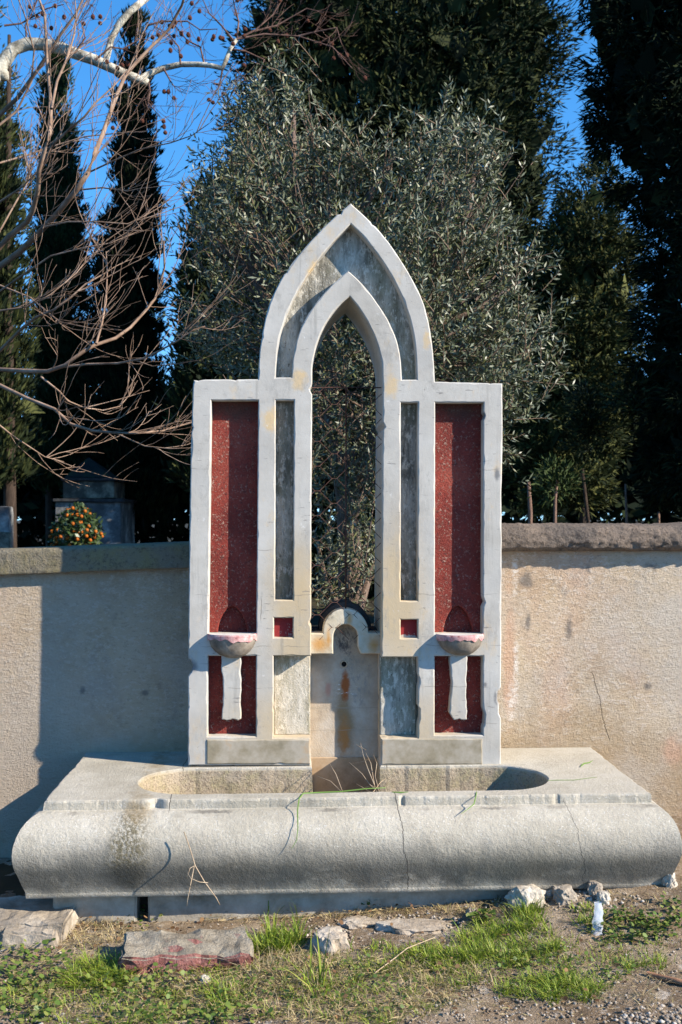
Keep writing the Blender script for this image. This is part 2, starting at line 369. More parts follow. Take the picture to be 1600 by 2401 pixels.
# ------------------------------------------------------------------ plates with holes
def resample(poly, step):
    out = []; n = len(poly)
    for i in range(n):
        a, b = Vector(poly[i]), Vector(poly[(i + 1) % n]); L = (b - a).length; k = max(1, int(L / step))
        for j in range(k): out.append(((a + (b - a) * (j / k)), j == 0))
    return out
def area(p): return .5 * sum(p[i][0] * p[(i + 1) % len(p)][1] - p[(i + 1) % len(p)][0] * p[i][1] for i in range(len(p)))
def normals2(p):
    n = len(p); s = 1 if area(p) > 0 else -1; out = []
    for i in range(n):
        a, b, c = Vector(p[i - 1]), Vector(p[i]), Vector(p[(i + 1) % n])
        e1, e2 = (b - a).normalized(), (c - b).normalized()
        n1, n2 = Vector((e1.y, -e1.x)) * s, Vector((e2.y, -e2.x)) * s
        m = n1 + n2; L = m.length
        if L < .3: m = n1; L = 1
        m = m / L; out.append(m / max(.5, m.dot(n1)))
    return out
def rough_poly(poly, step, amp, chip, seed):
    pts = resample(poly, step); base = [tuple(p) for p, _ in pts]; nr = normals2(base); out = []
    for i, (p, corner) in enumerate(pts):
        v = Vector((p.x * 26, p.y * 26, seed)); a = amp * mnoise.noise(v) * 2
        q = mnoise.noise(Vector((p.x * 21, p.y * 21, seed + 9.3))) - .42
        if q > 0: a -= q * chip * 2.2 * (1 + mnoise.noise(v * 3))
        out.append(tuple(p + nr[i] * a))
    return out
def plate(name, outer, holes, y0, y1, mat, parent, bevel=.004, step=.011, amp=.0005, chip=.010, seed=1.0, back=True):
    loops = []
    for k, lp in enumerate([outer] + list(holes)):
        if k and area(lp) == 0: continue
        rp = rough_poly(lp, step, amp, chip if k == 0 else -chip * .0, seed + k) if step else [tuple(p) for p in lp]
        nr = normals2(rp); sgn = -1 if k == 0 else 1
        fr = []
        for i, p in enumerate(rp):
            b = bevel * (1 + .8 * max(0, mnoise.noise(Vector((p[0] * 18, p[1] * 18, seed + 5))) * 2))
            fr.append(tuple(Vector(p) + nr[i] * b * sgn))
        loops.append((rp, fr))
    V, Fc = [], []
    def add(lp, y):
        s = len(V); V.extend([(p[0], y, p[1]) for p in lp]); return s
    fs = [add(fr, y0) for _, fr in loops]
    tess = tessellate_polygon([[Vector((p[0], p[1], 0)) for p in fr] for _, fr in loops])
    Fc += [tuple(t) for t in tess]
    ys = []
    for (rp, fr), s in zip(loops, fs):
        n = len(rp); s1 = add(rp, y0 + bevel * .9); s2 = add(rp, y1); ys.append(s2)
        for i in range(n):
            j = (i + 1) % n
            Fc.append((s + i, s + j, s1 + j, s1 + i)); Fc.append((s1 + i, s1 + j, s2 + j, s2 + i))
    if back:
        idx = [i for (rp, _), s in zip(loops, ys) for i in range(s, s + len(rp))]
        for t in tessellate_polygon([[Vector((p[0], p[1], 0)) for p in rp] for rp, _ in loops]): Fc.append(tuple(idx[q] for q in t))
    return mesh_from(name, V, Fc, mat, parent)
def q1(x, y): return xz(580 + x / 3.4087, 460 + y / 3.408)        # readings off an enlarged crop of the arch
def pxs(*p): return [xz(a, b) for a, b in p]
def rect(x0, y0, x1, y1, Y=0.0): return [xz(x0, y0, Y), xz(x1, y0, Y), xz(x1, y1, Y), xz(x0, y1, Y)]
def smooth_curve(pts, k=3):                                        # Catmull-Rom through readings
    P = [Vector(p) for p in pts]; out = []
    for i in range(len(P) - 1):
        a, b, c, d = P[max(0, i - 1)], P[i], P[i + 1], P[min(len(P) - 1, i + 2)]
        for j in range(k):
            t = j / k
            out.append(tuple(.5 * ((2 * b) + (c - a) * t + (2 * a - 5 * b + 4 * c - d) * t * t + (3 * b - a - 3 * c + d) * t ** 3)))
    out.append(tuple(P[-1])); return out

# ------------------------------------------------------------------ the fountain
fo = empty('stone_fountain', (0, 0, 0), 'old whitewashed stone fountain with pointed arch, red panels and long trough', 'fountain')
oL = smooth_curve([q1(*p) for p in [(86, 1462), (92, 1350), (105, 1200), (130, 1050), (165, 900), (212, 780), (280, 650), (370, 520), (480, 390), (600, 260), (720, 148), (828, 58)]])
oR = smooth_curve([q1(*p) for p in [(828, 58), (930, 150), (1040, 258), (1150, 395), (1250, 545), (1340, 700), (1400, 830), (1440, 960), (1472, 1130), (1490, 1300), (1501, 1482)]])
aL = smooth_curve([q1(*p) for p in [(519, 1704), (520, 1430), (526, 1330), (545, 1230), (575, 1130), (620, 1030), (680, 940), (750, 860), (820, 800)]])
aR = smooth_curve([q1(*p) for p in [(820, 800), (890, 885), (950, 980), (1002, 1080), (1042, 1180), (1070, 1290), (1083, 1400), (1086, 1704)]])
inner_path = aR + pxs((897, 1200), (895, 1541), (980, 1541), (980.5, 1580), (984, 1592), (983, 1604), (981, 1612), (980, 1655), (985.5, 1662), (985, 1686), (981, 1700), (979, 1731), (893.5, 1731), (893.5, 1795))
outer = pxs((441, 1795), (441, 1586), (449, 1576), (453, 1562), (448, 1548), (442, 1543), (442, 1500), (444.5, 1260), (448, 1050), (453.5, 890)) + oL[:-1] + oR + \
    pxs((1178.5, 899), (1179, 1050), (1176, 1160), (1177, 1260), (1176, 1500), (1175, 1612), (1168, 1622), (1166, 1640), (1171, 1652), (1170, 1672), (1175, 1684), (1175, 1795))
notchR = list(reversed(inner_path))             # bottom right jamb up to the apex
notchL = list(reversed(aL))[1:] + pxs((730.5, 1200), (730, 1538), (642, 1538), (642, 1730), (728.5, 1730), (728.5, 1795))
outline = outer + notchR + notchL
slotArch = smooth_curve([q1(*p) for p in [(228, 1448), (232, 1350), (245, 1230), (270, 1090), (310, 960), (370, 820), (450, 680), (540, 545), (640, 420), (740, 310), (828, 222)]])[:-1] + \
    smooth_curve([q1(*p) for p in [(828, 222), (920, 310), (1010, 420), (1110, 560), (1200, 720), (1265, 870), (1310, 1010), (1338, 1150), (1352, 1300), (1358, 1465)]]) + \
    smooth_curve([q1(*p) for p in [(1238, 1465), (1230, 1350), (1215, 1230), (1180, 1110), (1120, 980), (1050, 870), (970, 760), (890, 670), (808, 597)]])[:-1] + \
    smooth_curve([q1(*p) for p in [(808, 597), (710, 680), (620, 770), (530, 880), (460, 990), (410, 1110), (380, 1220), (362, 1340), (355, 1448)]])
HO = {
    'slot_l': pxs((647, 938.6), (689.7, 938.6), (687.6, 1407), (645.5, 1407)),
    'slot_r': pxs((940.5, 943.7), (980.6, 943.7), (979.6, 1409), (940, 1409)),
    'niche_l': pxs((496, 938.6), (606, 938.6), (601.5, 1486), (489, 1486)),
    'niche_r': pxs((1021, 943.7), (1134.7, 943.7), (1134.5, 966), (1138, 974), (1134, 984), (1133, 1398), (1138, 1412), (1132.5, 1424), (1132, 1486), (1020, 1486)),
    'sq_l': pxs((643, 1449), (687, 1449), (687, 1495), (643, 1495)),
    'sq_r': pxs((940, 1453), (979.6, 1453), (979.6, 1496.5), (940, 1496.5)),
    'low_l': pxs((487.5, 1538), (600.5, 1538), (600.5, 1727), (487.5, 1727)),
    'low_r': pxs((1019.5, 1538.5), (1133, 1538.5), (1133, 1662), (1138, 1676), (1136, 1700), (1133, 1708), (1133, 1724), (1019.5, 1724)),
}
TF = .092                                        # thickness of the moulded frame
plate('frame', outline, [slotArch] + list(HO.values()), 0, TF, MF, fo, bevel=.0045, chip=.016)
body = outer + list(reversed(aR + pxs((897, 1200), (893.5, 1541), (893.5, 1795)))) + list(reversed(aL))[1:] + pxs((730.5, 1200), (729, 1538), (728.5, 1795))
plate('back_slab', body, [], TF + .0006, .40, MF, fo, bevel=.0004, chip=.016)
def grow(p, d): n = normals2(p); return [tuple(Vector(a) + b * d) for a, b in zip(p, n)]
plate('arch_panel', grow(slotArch, .003), [], .066, .09, MARCH, fo, bevel=.0005, step=0)
for k in ('slot_l', 'slot_r'): plate('slot_panel', grow(HO[k], .003), [], .050, .09, MLI, fo, bevel=.0005, step=0)
for k, cx, hw, ty in (('niche_l', 545.5, 34.5, 1420.5), ('niche_r', 1074, 34, 1419.5)):
    pts = [(-1, 0), (-.97, -.25), (-.85, -.50), (-.62, -.74), (-.32, -.92), (0, -1)]
    L = [(cx + a * hw, 1490 + b * (1490 - ty)) for a, b in pts]; Rr = [(cx - a * hw, y) for (a, b), (_, y) in zip(reversed(pts[:-1]), reversed(L[:-1]))]
    arch = [xz(a, b, .06) for a, b in L + Rr]
    h = grow(HO[k], .003); h2 = [(p[0], p[1]) for p in h]
    zb = min(p[1] for p in h2); arch = [(p[0], max(p[1], zb + .004)) for p in arch]
    rp = plate('red_panel', h2, [arch], .060, .09, MRED, fo, bevel=.0035, step=0)
    plate('pointed_niche', grow(arch, .004), [], .085, .0915, MREDN, rp, bevel=.0005, step=0)
for k in ('low_l', 'low_r'): plate('red_panel', grow(HO[k], .003), [], .060, .09, MRED, fo, bevel=.0005, step=0)
mq = Mt('flaking_red_square', .9, .1)
mq.color(mq.mix(mq.step(mq.ma('ADD', mq.noise(30, 5, .7), mq.mul(mq.step(mq.comp()[2], .99, 1.06), .22)), .52, .62), (.42, .38, .33), (.24, .03, .03))); mq.bump(mq.noise(60, 4), .5, .004)
for k in ('sq_l', 'sq_r'): plate('square_inset', grow(HO[k], .003), [], .028, .09, mq.m, fo, bevel=.0005, step=0)
plate('side_panel', grow(pxs((642, 1538), (728.5, 1538), (728.5, 1730), (642, 1730)), .0) , [], .068, .0915, MLOW, fo, bevel=.003, step=.013, chip=.0)
plate('side_panel', grow(pxs((895, 1541), (980, 1541), (980, 1731), (895, 1731)), .0), [], .068, .0915, mat_lichen('dark_side_panel', (0.52, 0.475, 0.395), (0.15, 0.138, 0.105), (0.22, 0.21, 0.14)), fo, bevel=.003, step=.013, chip=.0)  # right panel, same lichen mix with darker streaks than the left one
for (x0, x1, ya, yb) in ((485.5, 728, 1734, 1791), (895, 1131, 1732, 1792)):
    plate('base_slab', rect(x0, ya, x1, yb), [], -.005, .02, MBASE, fo, bevel=.0035, chip=.012, seed=x0)
# recessed spout panel with its round hood
YC = .158
zc = at(810, 1480, YC); hx = at(810.5, 1480, YC).x; rad = (at(864, 1480, YC).x - at(757, 1480, YC).x) / 2
zsh = at(800, 1485, YC).z; ztop = at(800, 1428, YC).z; zcen = ztop - rad
arc = [(hx + rad * math.cos(t), zcen + rad * math.sin(t)) for t in np.linspace(math.pi, 0, 25)]
xl, xr = at(726, 1600, YC).x, at(899, 1600, YC).x
panel = [(xl, .14), (xl, zsh)] + arc[:] + [(xr, zsh), (xr, .14)]
panel = [(xl, .14), (xl, zsh), (hx - rad, zsh)] + arc + [(hx + rad, zsh), (xr, zsh), (xr, .14)]
sp = plate('spout_panel', panel, [], YC, .345, MCEN, fo, bevel=.002, step=.02, chip=0)
zl = at(800, 1775, YC).z
plate('lower_slab', [(xl, .14), (xl, zl), (xr, zl), (xr, .14)], [], YC - .006, YC + .02,
      mat_simple('rusty_lower_slab', [(.20, .13, .07), (.33, .23, .14), (.42, .32, .22)], 5, .85, .4), fo, bevel=.003, step=.015)
# hood: a round arch band with two feet, standing 4.5 cm proud of the panel
YH = .075
def hp(px, py): return xz(px, py, YH)
hcx, hro, hri = at(810.5, 1480, YH).x, 53.5 * (D0 + YH) / F, 29 * (D0 + YH) / F
hz = at(800, 1427.5, YH).z - hro; hzi = at(800, 1464, YH).z - hri
hs_, hb_ = at(800, 1484.5, YH).z, at(800, 1533.5, YH).z
ho = [(at(724, 1500, YH).x, hb_), (at(724, 1500, YH).x, hs_), (hcx - hro, hs_)] + [(hcx + hro * math.cos(t), hz + hro * math.sin(t)) for t in np.linspace(math.pi, 0, 25)] + \
    [(hcx + hro, hs_), (at(900, 1500, YH).x, hs_), (at(900, 1500, YH).x, hb_), (hcx + hri + .012, hb_), (hcx + hri, hb_ + .03)] + \
    [(hcx + hri * math.cos(t), hzi + hri * math.sin(t)) for t in np.linspace(0, math.pi, 19)] + [(hcx - hri, hb_)]
plate('spout_hood', ho, [], YH, YC + .01, MHOOD, fo, bevel=.004, step=.012, chip=.014, seed=4)
cp = [(hx + (rad + .016) * math.cos(t), zcen + .012 + (rad + .016) * math.sin(t)) for t in np.linspace(math.pi, 0, 25)]
cap = [(xl, zsh - .08), (xl, zsh + .012), (hx - rad - .016, zsh + .012)] + cp + [(hx + rad + .016, zsh + .012), (xr, zsh + .012), (xr, zsh - .08)]
plate('hood_cap', cap, [], .172, .37, MDARK, fo, bevel=.012, step=.015, chip=.01)
# spout hole with a little collar
hc = at(807, 1557, YC); V, Fc = [], []
for r, y in ((.0185, YC - .0008), (.0165, YC - .005), (.0125, YC - .005), (.0115, YC + .0), (.011, YC - .001)):
    V += [(hc.x + r * math.cos(a), y, hc.z + r * math.sin(a)) for a in np.linspace(0, 2 * math.pi, 21)[:-1]]
for k in range(4):
    for i in range(20): Fc.append((k * 20 + i, k * 20 + (i + 1) % 20, (k + 1) * 20 + (i + 1) % 20, (k + 1) * 20 + i))
ring = mesh_from('spout_hole', V, Fc, mat_simple('pale_hole_rim', [(.34, .26, .16), (.5, .42, .32)], 60), fo)
V = [(hc.x + .0118 * math.cos(a), YC - .0015, hc.z + .0118 * math.sin(a)) for a in np.linspace(0, 2 * math.pi, 21)[:-1]]
mesh_from('hole_mouth', V, [tuple(range(20))], MHOLE, ring)
# little basins on the cross bars, each over a broken pedestal strip
def bowl(px0, px1, pyt, pyb, seed):
    a0, a1 = at(px0, pyt), at(px1, pyt); cx = (a0.x + a1.x) / 2; a = (a1.x - a0.x) / 2; zt = a0.z; H = zt - at(px0, pyb).z; P = .082
    bw = [(1.0, 0), (1.0, .10), (.985, .22), (.94, .38), (.86, .55), (.73, .72), (.55, .86), (.33, .96), (.10, 1.0)]
    n = 33; V, Fc = [], []
    for r, t in bw:
        for i in range(n):
            an = math.pi * i / (n - 1)
            k = 1 + .035 * mnoise.noise(Vector((an * 2.2, t * 3, seed))) + .012 * mnoise.noise(Vector((an * 9, t * 9, seed)))
            sh = cx + (.012 if r < 1 else 0) * (1 - r)
            V.append((sh - a * r * k * math.cos(an), .004 - P * (r ** .8) * k * math.sin(an), zt - H * t))
    for k in range(len(bw) - 1):
        for i in range(n - 1): Fc.append((k * n + i, k * n + i + 1, (k + 1) * n + i + 1, (k + 1) * n + i))
    e = len(V); V.append((cx, .004, zt - H)); k = (len(bw) - 1) * n
    for i in range(n - 1): Fc.append((k + i, k + i + 1, e))
    b = mesh_from('bowl', V, Fc, MBOWL, fo, smooth=True)
    # rim: painted band with broken lower edge, and the hollow top
    V, Fc = [], []
    prof = [(.0, .014, 0), (.80, .010, 0), (.93, -.001, 0), (1.0, -.003, 0), (1.03, .004, 0), (1.03, .0, 1), (1.0, .0, 1)]
    for r, dz, edge in prof:
        for i in range(n):
            an = math.pi * i / (n - 1); br = (.22 + .16 * mnoise.noise(Vector((an * 4, seed, 2)))) * H if edge else 0
            k = 1 + .035 * mnoise.noise(Vector((an * 2.2, 0, seed)))
            V.append((cx - a * r * k * math.cos(an), .004 - P * r * k * math.sin(an), zt - dz - br))
    for k in range(len(prof) - 1):
        for i in range(n - 1): Fc.append((k * n + i, k * n + i + 1, (k + 1) * n + i + 1, (k + 1) * n + i))
    mesh_from('bowl_rim', V, Fc, MPINK, b)
bowl(488, 600.5, 1487, 1543, 1.7); bowl(1024, 1132, 1487.5, 1537, 5.2)
plate('pedestal_strip', pxs((519, 1536), (565, 1536), (565, 1686), (558, 1690), (545, 1686), (532, 1690), (521, 1687), (523, 1600), (519, 1575)), [], .004, .065, MF, fo, bevel=.004, step=.01, amp=.003, chip=.012, seed=21)
plate('pedestal_strip', pxs((1056, 1536), (1097, 1536), (1094, 1620), (1096, 1688), (1066, 1688), (1056, 1672), (1060, 1610)), [], .004, .065, MF, fo, bevel=.004, step=.01, amp=.003, chip=.014, seed=33)

# ------------------------------------------------------------------ tubes
class Tubes:
    def __init__(s): s.V = []; s.F = []
    def add(s, pts, rad, n=6, cap=True):
        P = [Vector(p) for p in pts]; m = len(P)
        if m < 2: return
        b0 = len(s.V); up = Vector((.31, .17, .93))
        for i in range(m):
            t = (P[min(m - 1, i + 1)] - P[max(0, i - 1)])
            if t.length < 1e-9: t = Vector((0, 0, 1))
            t.normalize(); u = t.cross(up)
            if u.length < .05: u = t.cross(Vector((1, 0, 0)))
            u.normalize(); v = t.cross(u)
            r = rad[i] if hasattr(rad, '__len__') else rad
            for k in range(n):
                a = 2 * math.pi * k / n; q = P[i] + (u * math.cos(a) + v * math.sin(a)) * r
                s.V.append((q.x, q.y, q.z))
        for i in range(m - 1):
            for k in range(n):
                s.F.append((b0 + i * n + k, b0 + i * n + (k + 1) % n, b0 + (i + 1) * n + (k + 1) % n, b0 + (i + 1) * n + k))
        if cap:
            s.F.append(tuple(b0 + k for k in range(n))); s.F.append(tuple(b0 + (m - 1) * n + k for k in range(n)))
    def build(s, name, mat, parent=None, smooth=True, fix=False): return mesh_from(name, s.V, s.F, mat, parent, smooth, fix)
# chicken wire and bars in the opening
YM = .075
tb = Tubes(); p0, p1 = at(733, 900, YM), at(893, 1480, YM)
per = .1125; cw = .078; x0 = at(744, 900, YM).x; ztop = at(800, 909, YM).z
def inside(x, z): return at(732, 1200, YM).x - .004 < x < at(896, 1200, YM).x + .004 and zsh < z < ztop
k = 0
for c in range(-1, 5):
    xa, xb = x0 + c * cw - .011, x0 + c * cw + .011
    for r in range(-1, 12):
        zz = ztop - r * per - (per / 2 if c % 2 else 0) - .02
        A, B, Cc = (xa, zz), (xb, zz), None
        segs = [((xb, zz), (x0 + (c + 1) * cw - .011, zz - per / 2)), ((xb, zz), (x0 + (c + 1) * cw - .011, zz + per / 2)), (A, B)]
        for (ax, az), (bx, bz) in segs:
            if not (inside(ax, az) or inside(bx, bz)): continue
            xmin, xmax = at(731, 1200, YM).x, at(896.5, 1200, YM).x
            def clip(px, pz, qx, qz):
                t = 1.0
                if qx > xmax: t = (xmax - px) / (qx - px)
                if qx < xmin: t = (xmin - px) / (qx - px)
                return (px + (qx - px) * t, pz + (qz - pz) * t)
            if not (xmin <= ax <= xmax):
                if not (xmin <= bx <= xmax): continue
                ax, az = clip(bx, bz, ax, az)
            else: bx, bz = clip(ax, az, bx, bz)
            tb.add([(ax, YM, az), ((ax + bx) / 2, YM + .002, (az + bz) / 2), (bx, YM, bz)], .0015, 5)
wire = tb.build('wire_mesh', MIRON, fo)
tb = Tubes(); tb.add([at(729, 909, YM + .004), at(812, 908, YM + .006), at(899, 909, YM + .004)], .0024, 6)
tb.add([at(812, 905, YM + .012), at(811.5, 1150, YM + .013), at(811, 1435, YM + .012)], .0034, 6)
tb.build('iron_bar', MIRON, fo)

# ------------------------------------------------------------------ trough
ZT = CAMZ - (1795 - 1214) / F * D0 - .0005
XL, XR, YB, YL = -1.215, 1.200, .318, -.530
prof = [(-.007, 0), (-.002, -.002), (0, -.008), (0, -.036), (.004, -.0385), (.022, -.040), (.048, -.047), (.074, -.060), (.098, -.080), (.117, -.105), (.128, -.130), (.134, -.150), (.136, -.170), (.135, -.192), (.131, -.212), (.125, -.230), (.114, -.252), (.102, -.276), (.090, -.300), (.079, -.320), (.073, -.334), (.071, -.352), (.058, -.357), (.0, -.357)]
path = []; st = .02
for i in range(int((YB - YL) / st) + 1): path.append((XL, YB - i * st, (-1, 0), YB - i * st))
path.append((XL, YL, (-1, -1), 0))
st = .009; nX = int((XR - XL) / st)
for i in range(1, nX): path.append((XL + (XR - XL) * i / nX, YL, (0, -1), 0))
path.append((XR, YL, (1, -1), 0))
for i in reversed(range(int((YB - YL) / st) + 1)): path.append((XR, YB - i * st, (1, 0), 0))
V, Fc = [], []; npf = len(prof)
tops = []
for (x, y, nrm, _) in path:
    for k, (o, dz) in enumerate(prof):
        nz = mnoise.noise(Vector((x * 4, y * 4, dz * 6))) * .004 + mnoise.noise(Vector((x * 22, y * 22, dz * 22))) * .0016
        dzz = 0
        if k < 4:                                                   # chipped lip
            q = .8 * max(0, mnoise.noise(Vector((x * 6, y * 6, 4.4))) - .22) + .55 * max(0, mnoise.noise(Vector((x * 41, y * 41, 8.8))) - .1) + .4 * max(0, mnoise.noise(Vector((x * 17, y * 17, 1.8))) - .2)
            if k < 3: nz -= .012 * q; dzz = -.006 * q * (k > 0)
            nz += .003 * mnoise.noise(Vector((x * 3, y * 3, 9)))
            if y < YL + .01 and k < 4: nz -= .022 * math.exp(-((x - at(366, 1880, YL).x) / .022) ** 2) + .016 * math.exp(-((x - at(944, 1860, YL).x) / .007) ** 2) + .008 * math.exp(-((x - at(1306, 1860, YL).x) / .012) ** 2)
        oo = (o * (.62 if nrm[0] < 0 else .56) if nrm[0] and o > 0 else o) + nz
        on = o + nz
        V.append((x + nrm[0] * oo, y + nrm[1] * on, ZT + dz + dzz))
for i in range(len(path) - 1):
    for k in range(npf - 1): Fc.append((i * npf + k, (i + 1) * npf + k, (i + 1) * npf + k + 1, i * npf + k + 1))
top = [i * npf for i in range(len(path))]
bw = -.012; fwd = -.452; rr = (bw - fwd) / 2; yc = (bw + fwd) / 2
cxl, cxr = at(324, 1836, yc).x + rr, at(1284, 1832, yc).x - rr
nl, nr_ = at(729, 1800, .0).x, at(893.5, 1800, .0).x
hole = []
def seg(a, b):
    n = max(1, int((Vector(b) - Vector(a)).length / .02))
    return [tuple(Vector(a).lerp(Vector(b), i / n)) for i in range(n)]
hole += seg((cxr, bw), (nr_, bw)) + seg((nr_, bw), (nr_, YC)) + seg((nr_, YC), (nl, YC)) + seg((nl, YC), (nl, bw)) + seg((nl, bw), (cxl, bw))
hole += [(cxl + rr * math.cos(t), yc + rr * math.sin(t)) for t in np.linspace(math.pi / 2, 1.5 * math.pi, 30)][:-1]
hole += seg((cxl, fwd), (cxr, fwd))
hole += [(cxr + rr * math.cos(t), yc + rr * math.sin(t)) for t in np.linspace(-math.pi / 2, math.pi / 2, 30)][:-1]
hj = []
for (x, y) in hole:
    a = .004 * mnoise.noise(Vector((x * 14, y * 14, 2))) + .003 * mnoise.noise(Vector((x * 45, y * 45, 2)))
    hj.append((x + (a if abs(x - nl) > .01 and abs(x - nr_) > .01 else 0), y + (a if y < 0 else 0)))
hs0 = len(V); V += [(x, y, ZT) for x, y in hj]
allv = top + list(range(hs0, hs0 + len(hj)))
for t in tessellate_polygon([[Vector((V[i][0], V[i][1], 0)) for i in top], [Vector((x, y, 0)) for x, y in hj]]): Fc.append(tuple(allv[q] for q in t))
lv = [hs0]
for dz, ins in ((.004, .004), (.06, .006), (.14, .008), (.20, .02), (.235, .05)):
    s = len(V); lv.append(s)
    cxm = (cxl + cxr) / 2
    nrm = normals2(hj); sg = 1
    for i, (x, y) in enumerate(hj):
        q = .004 * mnoise.noise(Vector((x * 25, y * 25, dz * 25)))
        V.append((x - nrm[i].x * (ins + q), y - nrm[i].y * (ins + q) if y < .09 else y, ZT - dz))
for a, b in zip(lv, lv[1:]):
    n = len(hj)
    for i in range(n): Fc.append((a + i, a + (i + 1) % n, b + (i + 1) % n, b + i))
s = lv[-1]
for t in tessellate_polygon([[Vector((V[s + i][0], V[s + i][1], 0)) for i in range(len(hj))]]): Fc.append(tuple(s + q for q in t))
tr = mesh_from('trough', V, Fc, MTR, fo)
for pg in tr.data.polygons:
    pg.use_smooth = abs(pg.normal.z) < .97 and len(pg.vertices) == 4 and pg.center.y < YL - .012
ci = [i for i, p in enumerate(path) if abs(p[2][0]) + abs(p[2][1]) > 1.5]
cset = {i * npf + k for i in ci for k in range(npf)}
for e in tr.data.edges:
    if e.vertices[0] in cset and e.vertices[1] in cset: e.use_edge_sharp = True
    v0, v1 = e.vertices
    if max(v0, v1) < len(path) * npf and v0 % npf == v1 % npf and v0 % npf in (4, 20): e.use_edge_sharp = True
# plinth under the trough, broken by a drain gap
MPL = mat_simple('pale_plinth_stone', [(.18, .155, .115), (.33, .295, .235), (.45, .415, .35)], 6, .9, .6, .008)
def block(name, x0, x1, y0, y1, z0, z1, mat, parent, seed, amp=.006, sub=.03):
    """a worn stone block: a subdivided box with softened, uneven faces"""
    bm = bmesh.new()
    bmesh.ops.create_cube(bm, size=1)
    for v in bm.verts: v.co = Vector((x0 + (v.co.x + .5) * (x1 - x0), y0 + (v.co.y + .5) * (y1 - y0), z0 + (v.co.z + .5) * (z1 - z0)))
    bmesh.ops.bevel(bm, geom=bm.edges[:], offset=min(.008, (z1 - z0) * .2), segments=2, affect='EDGES')
    for _ in range(4):
        lng = [e for e in bm.edges if e.calc_length() > sub * 1.6]
        if not lng: break
        bmesh.ops.subdivide_edges(bm, edges=lng, cuts=1, use_grid_fill=True)
    for v in bm.verts:
        p = v.co; n = mnoise.noise_vector(Vector((p.x * 9, p.y * 9, p.z * 9 + seed))) + .5 * mnoise.noise_vector(Vector((p.x * 26, p.y * 26, p.z * 26 + seed)))
        v.co = p + n * amp
    bmesh.ops.triangulate(bm, faces=bm.faces[:])
    bmesh.ops.recalc_face_normals(bm, faces=bm.faces)
    me = bpy.data.meshes.new(name); bm.to_mesh(me); bm.free()
    return link(name, me, mat, parent, False)
XP = XL + .02
gx0, gx1 = at(321, 2110, -.535).x, at(348, 2110, -.535).x
block('plinth', at(122, 2110, -.535).x, gx0, -.535, .30, -.06, ZT - .352, MPL, fo, 3)
block('plinth', gx1, at(1330, 2100, -.535).x, -.535, .30, -.06, ZT - .352, MPL, fo, 4)
block('plinth', at(1334, 2100, -.5).x, XR - .03, -.50, .30, -.06, ZT - .352, MPL, fo, 5)
MD2 = mat_simple('dark_drain_earth', [(.02, .017, .013), (.05, .04, .03)], 20)
block('drain_gap', gx0 - .01, gx1 + .01, -.44, .2, -.06, ZT - .356, MD2, fo, 6, .004)

# ------------------------------------------------------------------ boundary walls with copings
def wall(label, xa, xb, za, zb, cname, cmat, ch, over, depth, round_, seed):
    """plastered wall from xa to xb; the coping's underside is at za / zb"""
    rt = empty('boundary_wall', ((xa + xb) / 2, .44, 0), label, 'wall')
    n = int(abs(xb - xa) / .04); V, Fc = [], []
    zs = [-.12, .1, .3, .5, .7, .9, 1.1, 1.25]
    for i in range(n + 1):
        x = xa + (xb - xa) * i / n; zt = za + (zb - za) * i / n + .004
        for z in zs + [zt]:
            V.append((x, .32 + .004 * mnoise.noise(Vector((x * 3, z * 3, seed))), min(z, zt)))
    m = len(zs) + 1
    for i in range(n):
        for k in range(m - 1): Fc.append((i * m + k, (i + 1) * m + k, (i + 1) * m + k + 1, i * m + k + 1))
    s = len(V)
    for x, zt in ((xa, za + .004), (xb, zb + .004)): V += [(x, .58, -.12), (x, .58, zt)]
    Fc.append((s, s + 2, s + 3, s + 1))
    mesh_from('wall_face', V, Fc, MWALL, rt)
    # coping
    V, Fc = [], []; n = int(abs(xb - xa) / .012)
    if round_:
        pf = [(.02, 0), (-.006, .004), (-.028, .02), (-.034, .05), (-.026, .085), (-.006, .112), (.03, .128), (.10, .134), (.20, .132), (.26, .11), (.285, .05), (.28, 0)]
    else:
        pf = [(.02, 0), (-.002, .0), (-.004, .005), (-.004, .05), (-.004, ch - .012), (.004, ch - .002), (.02, ch), (.12, ch + .004), (.26, ch), (.29, ch - .01), (.29, 0)]
    pf = [tuple(Vector(pf[i]).lerp(Vector(pf[i + 1]), j / 4)) for i in range(len(pf) - 1) for j in range(4)] + [pf[-1]]
    y0 = .32 - over
    for i in range(n + 1):
        x = xa + (xb - xa) * i / n; zz = za + (zb - za) * i / n
        for k, (o, h) in enumerate(pf):
            p = Vector((x * 7, o * 7, h * 7 + seed))
            a = mnoise.noise(p) * depth + mnoise.noise(p * 3.1) * depth * .7 + mnoise.noise(p * 8) * depth * .55 - depth * 1.3 * max(0, mnoise.noise(p * 5.3 + Vector((3, 3, 3))) - .25)
            lo = -.010 * max(0, mnoise.noise(Vector((x * 6, seed, 0)))) if 3 < k < 10 and round_ else 0
            V.append((x, y0 + o + a * (1 if 3 < k < len(pf) - 6 else 0), zz + h + a * .6 * (k > 8) + lo))
    m = len(pf)
    for i in range(n):
        for k in range(m): Fc.append((i * m + k, (i + 1) * m + k, (i + 1) * m + (k + 1) % m, i * m + (k + 1) % m))
    mesh_from('coping', V, Fc, cmat, rt, smooth=True)
zl0, zl1 = at(0, 1347.5, .29).z, at(440, 1331, .29).z; xa0, xa1 = at(0, 1347, .29).x, at(440, 1331, .29).x
sl = (zl1 - zl0) / (xa1 - xa0); XE = at(470, 1331, .29).x
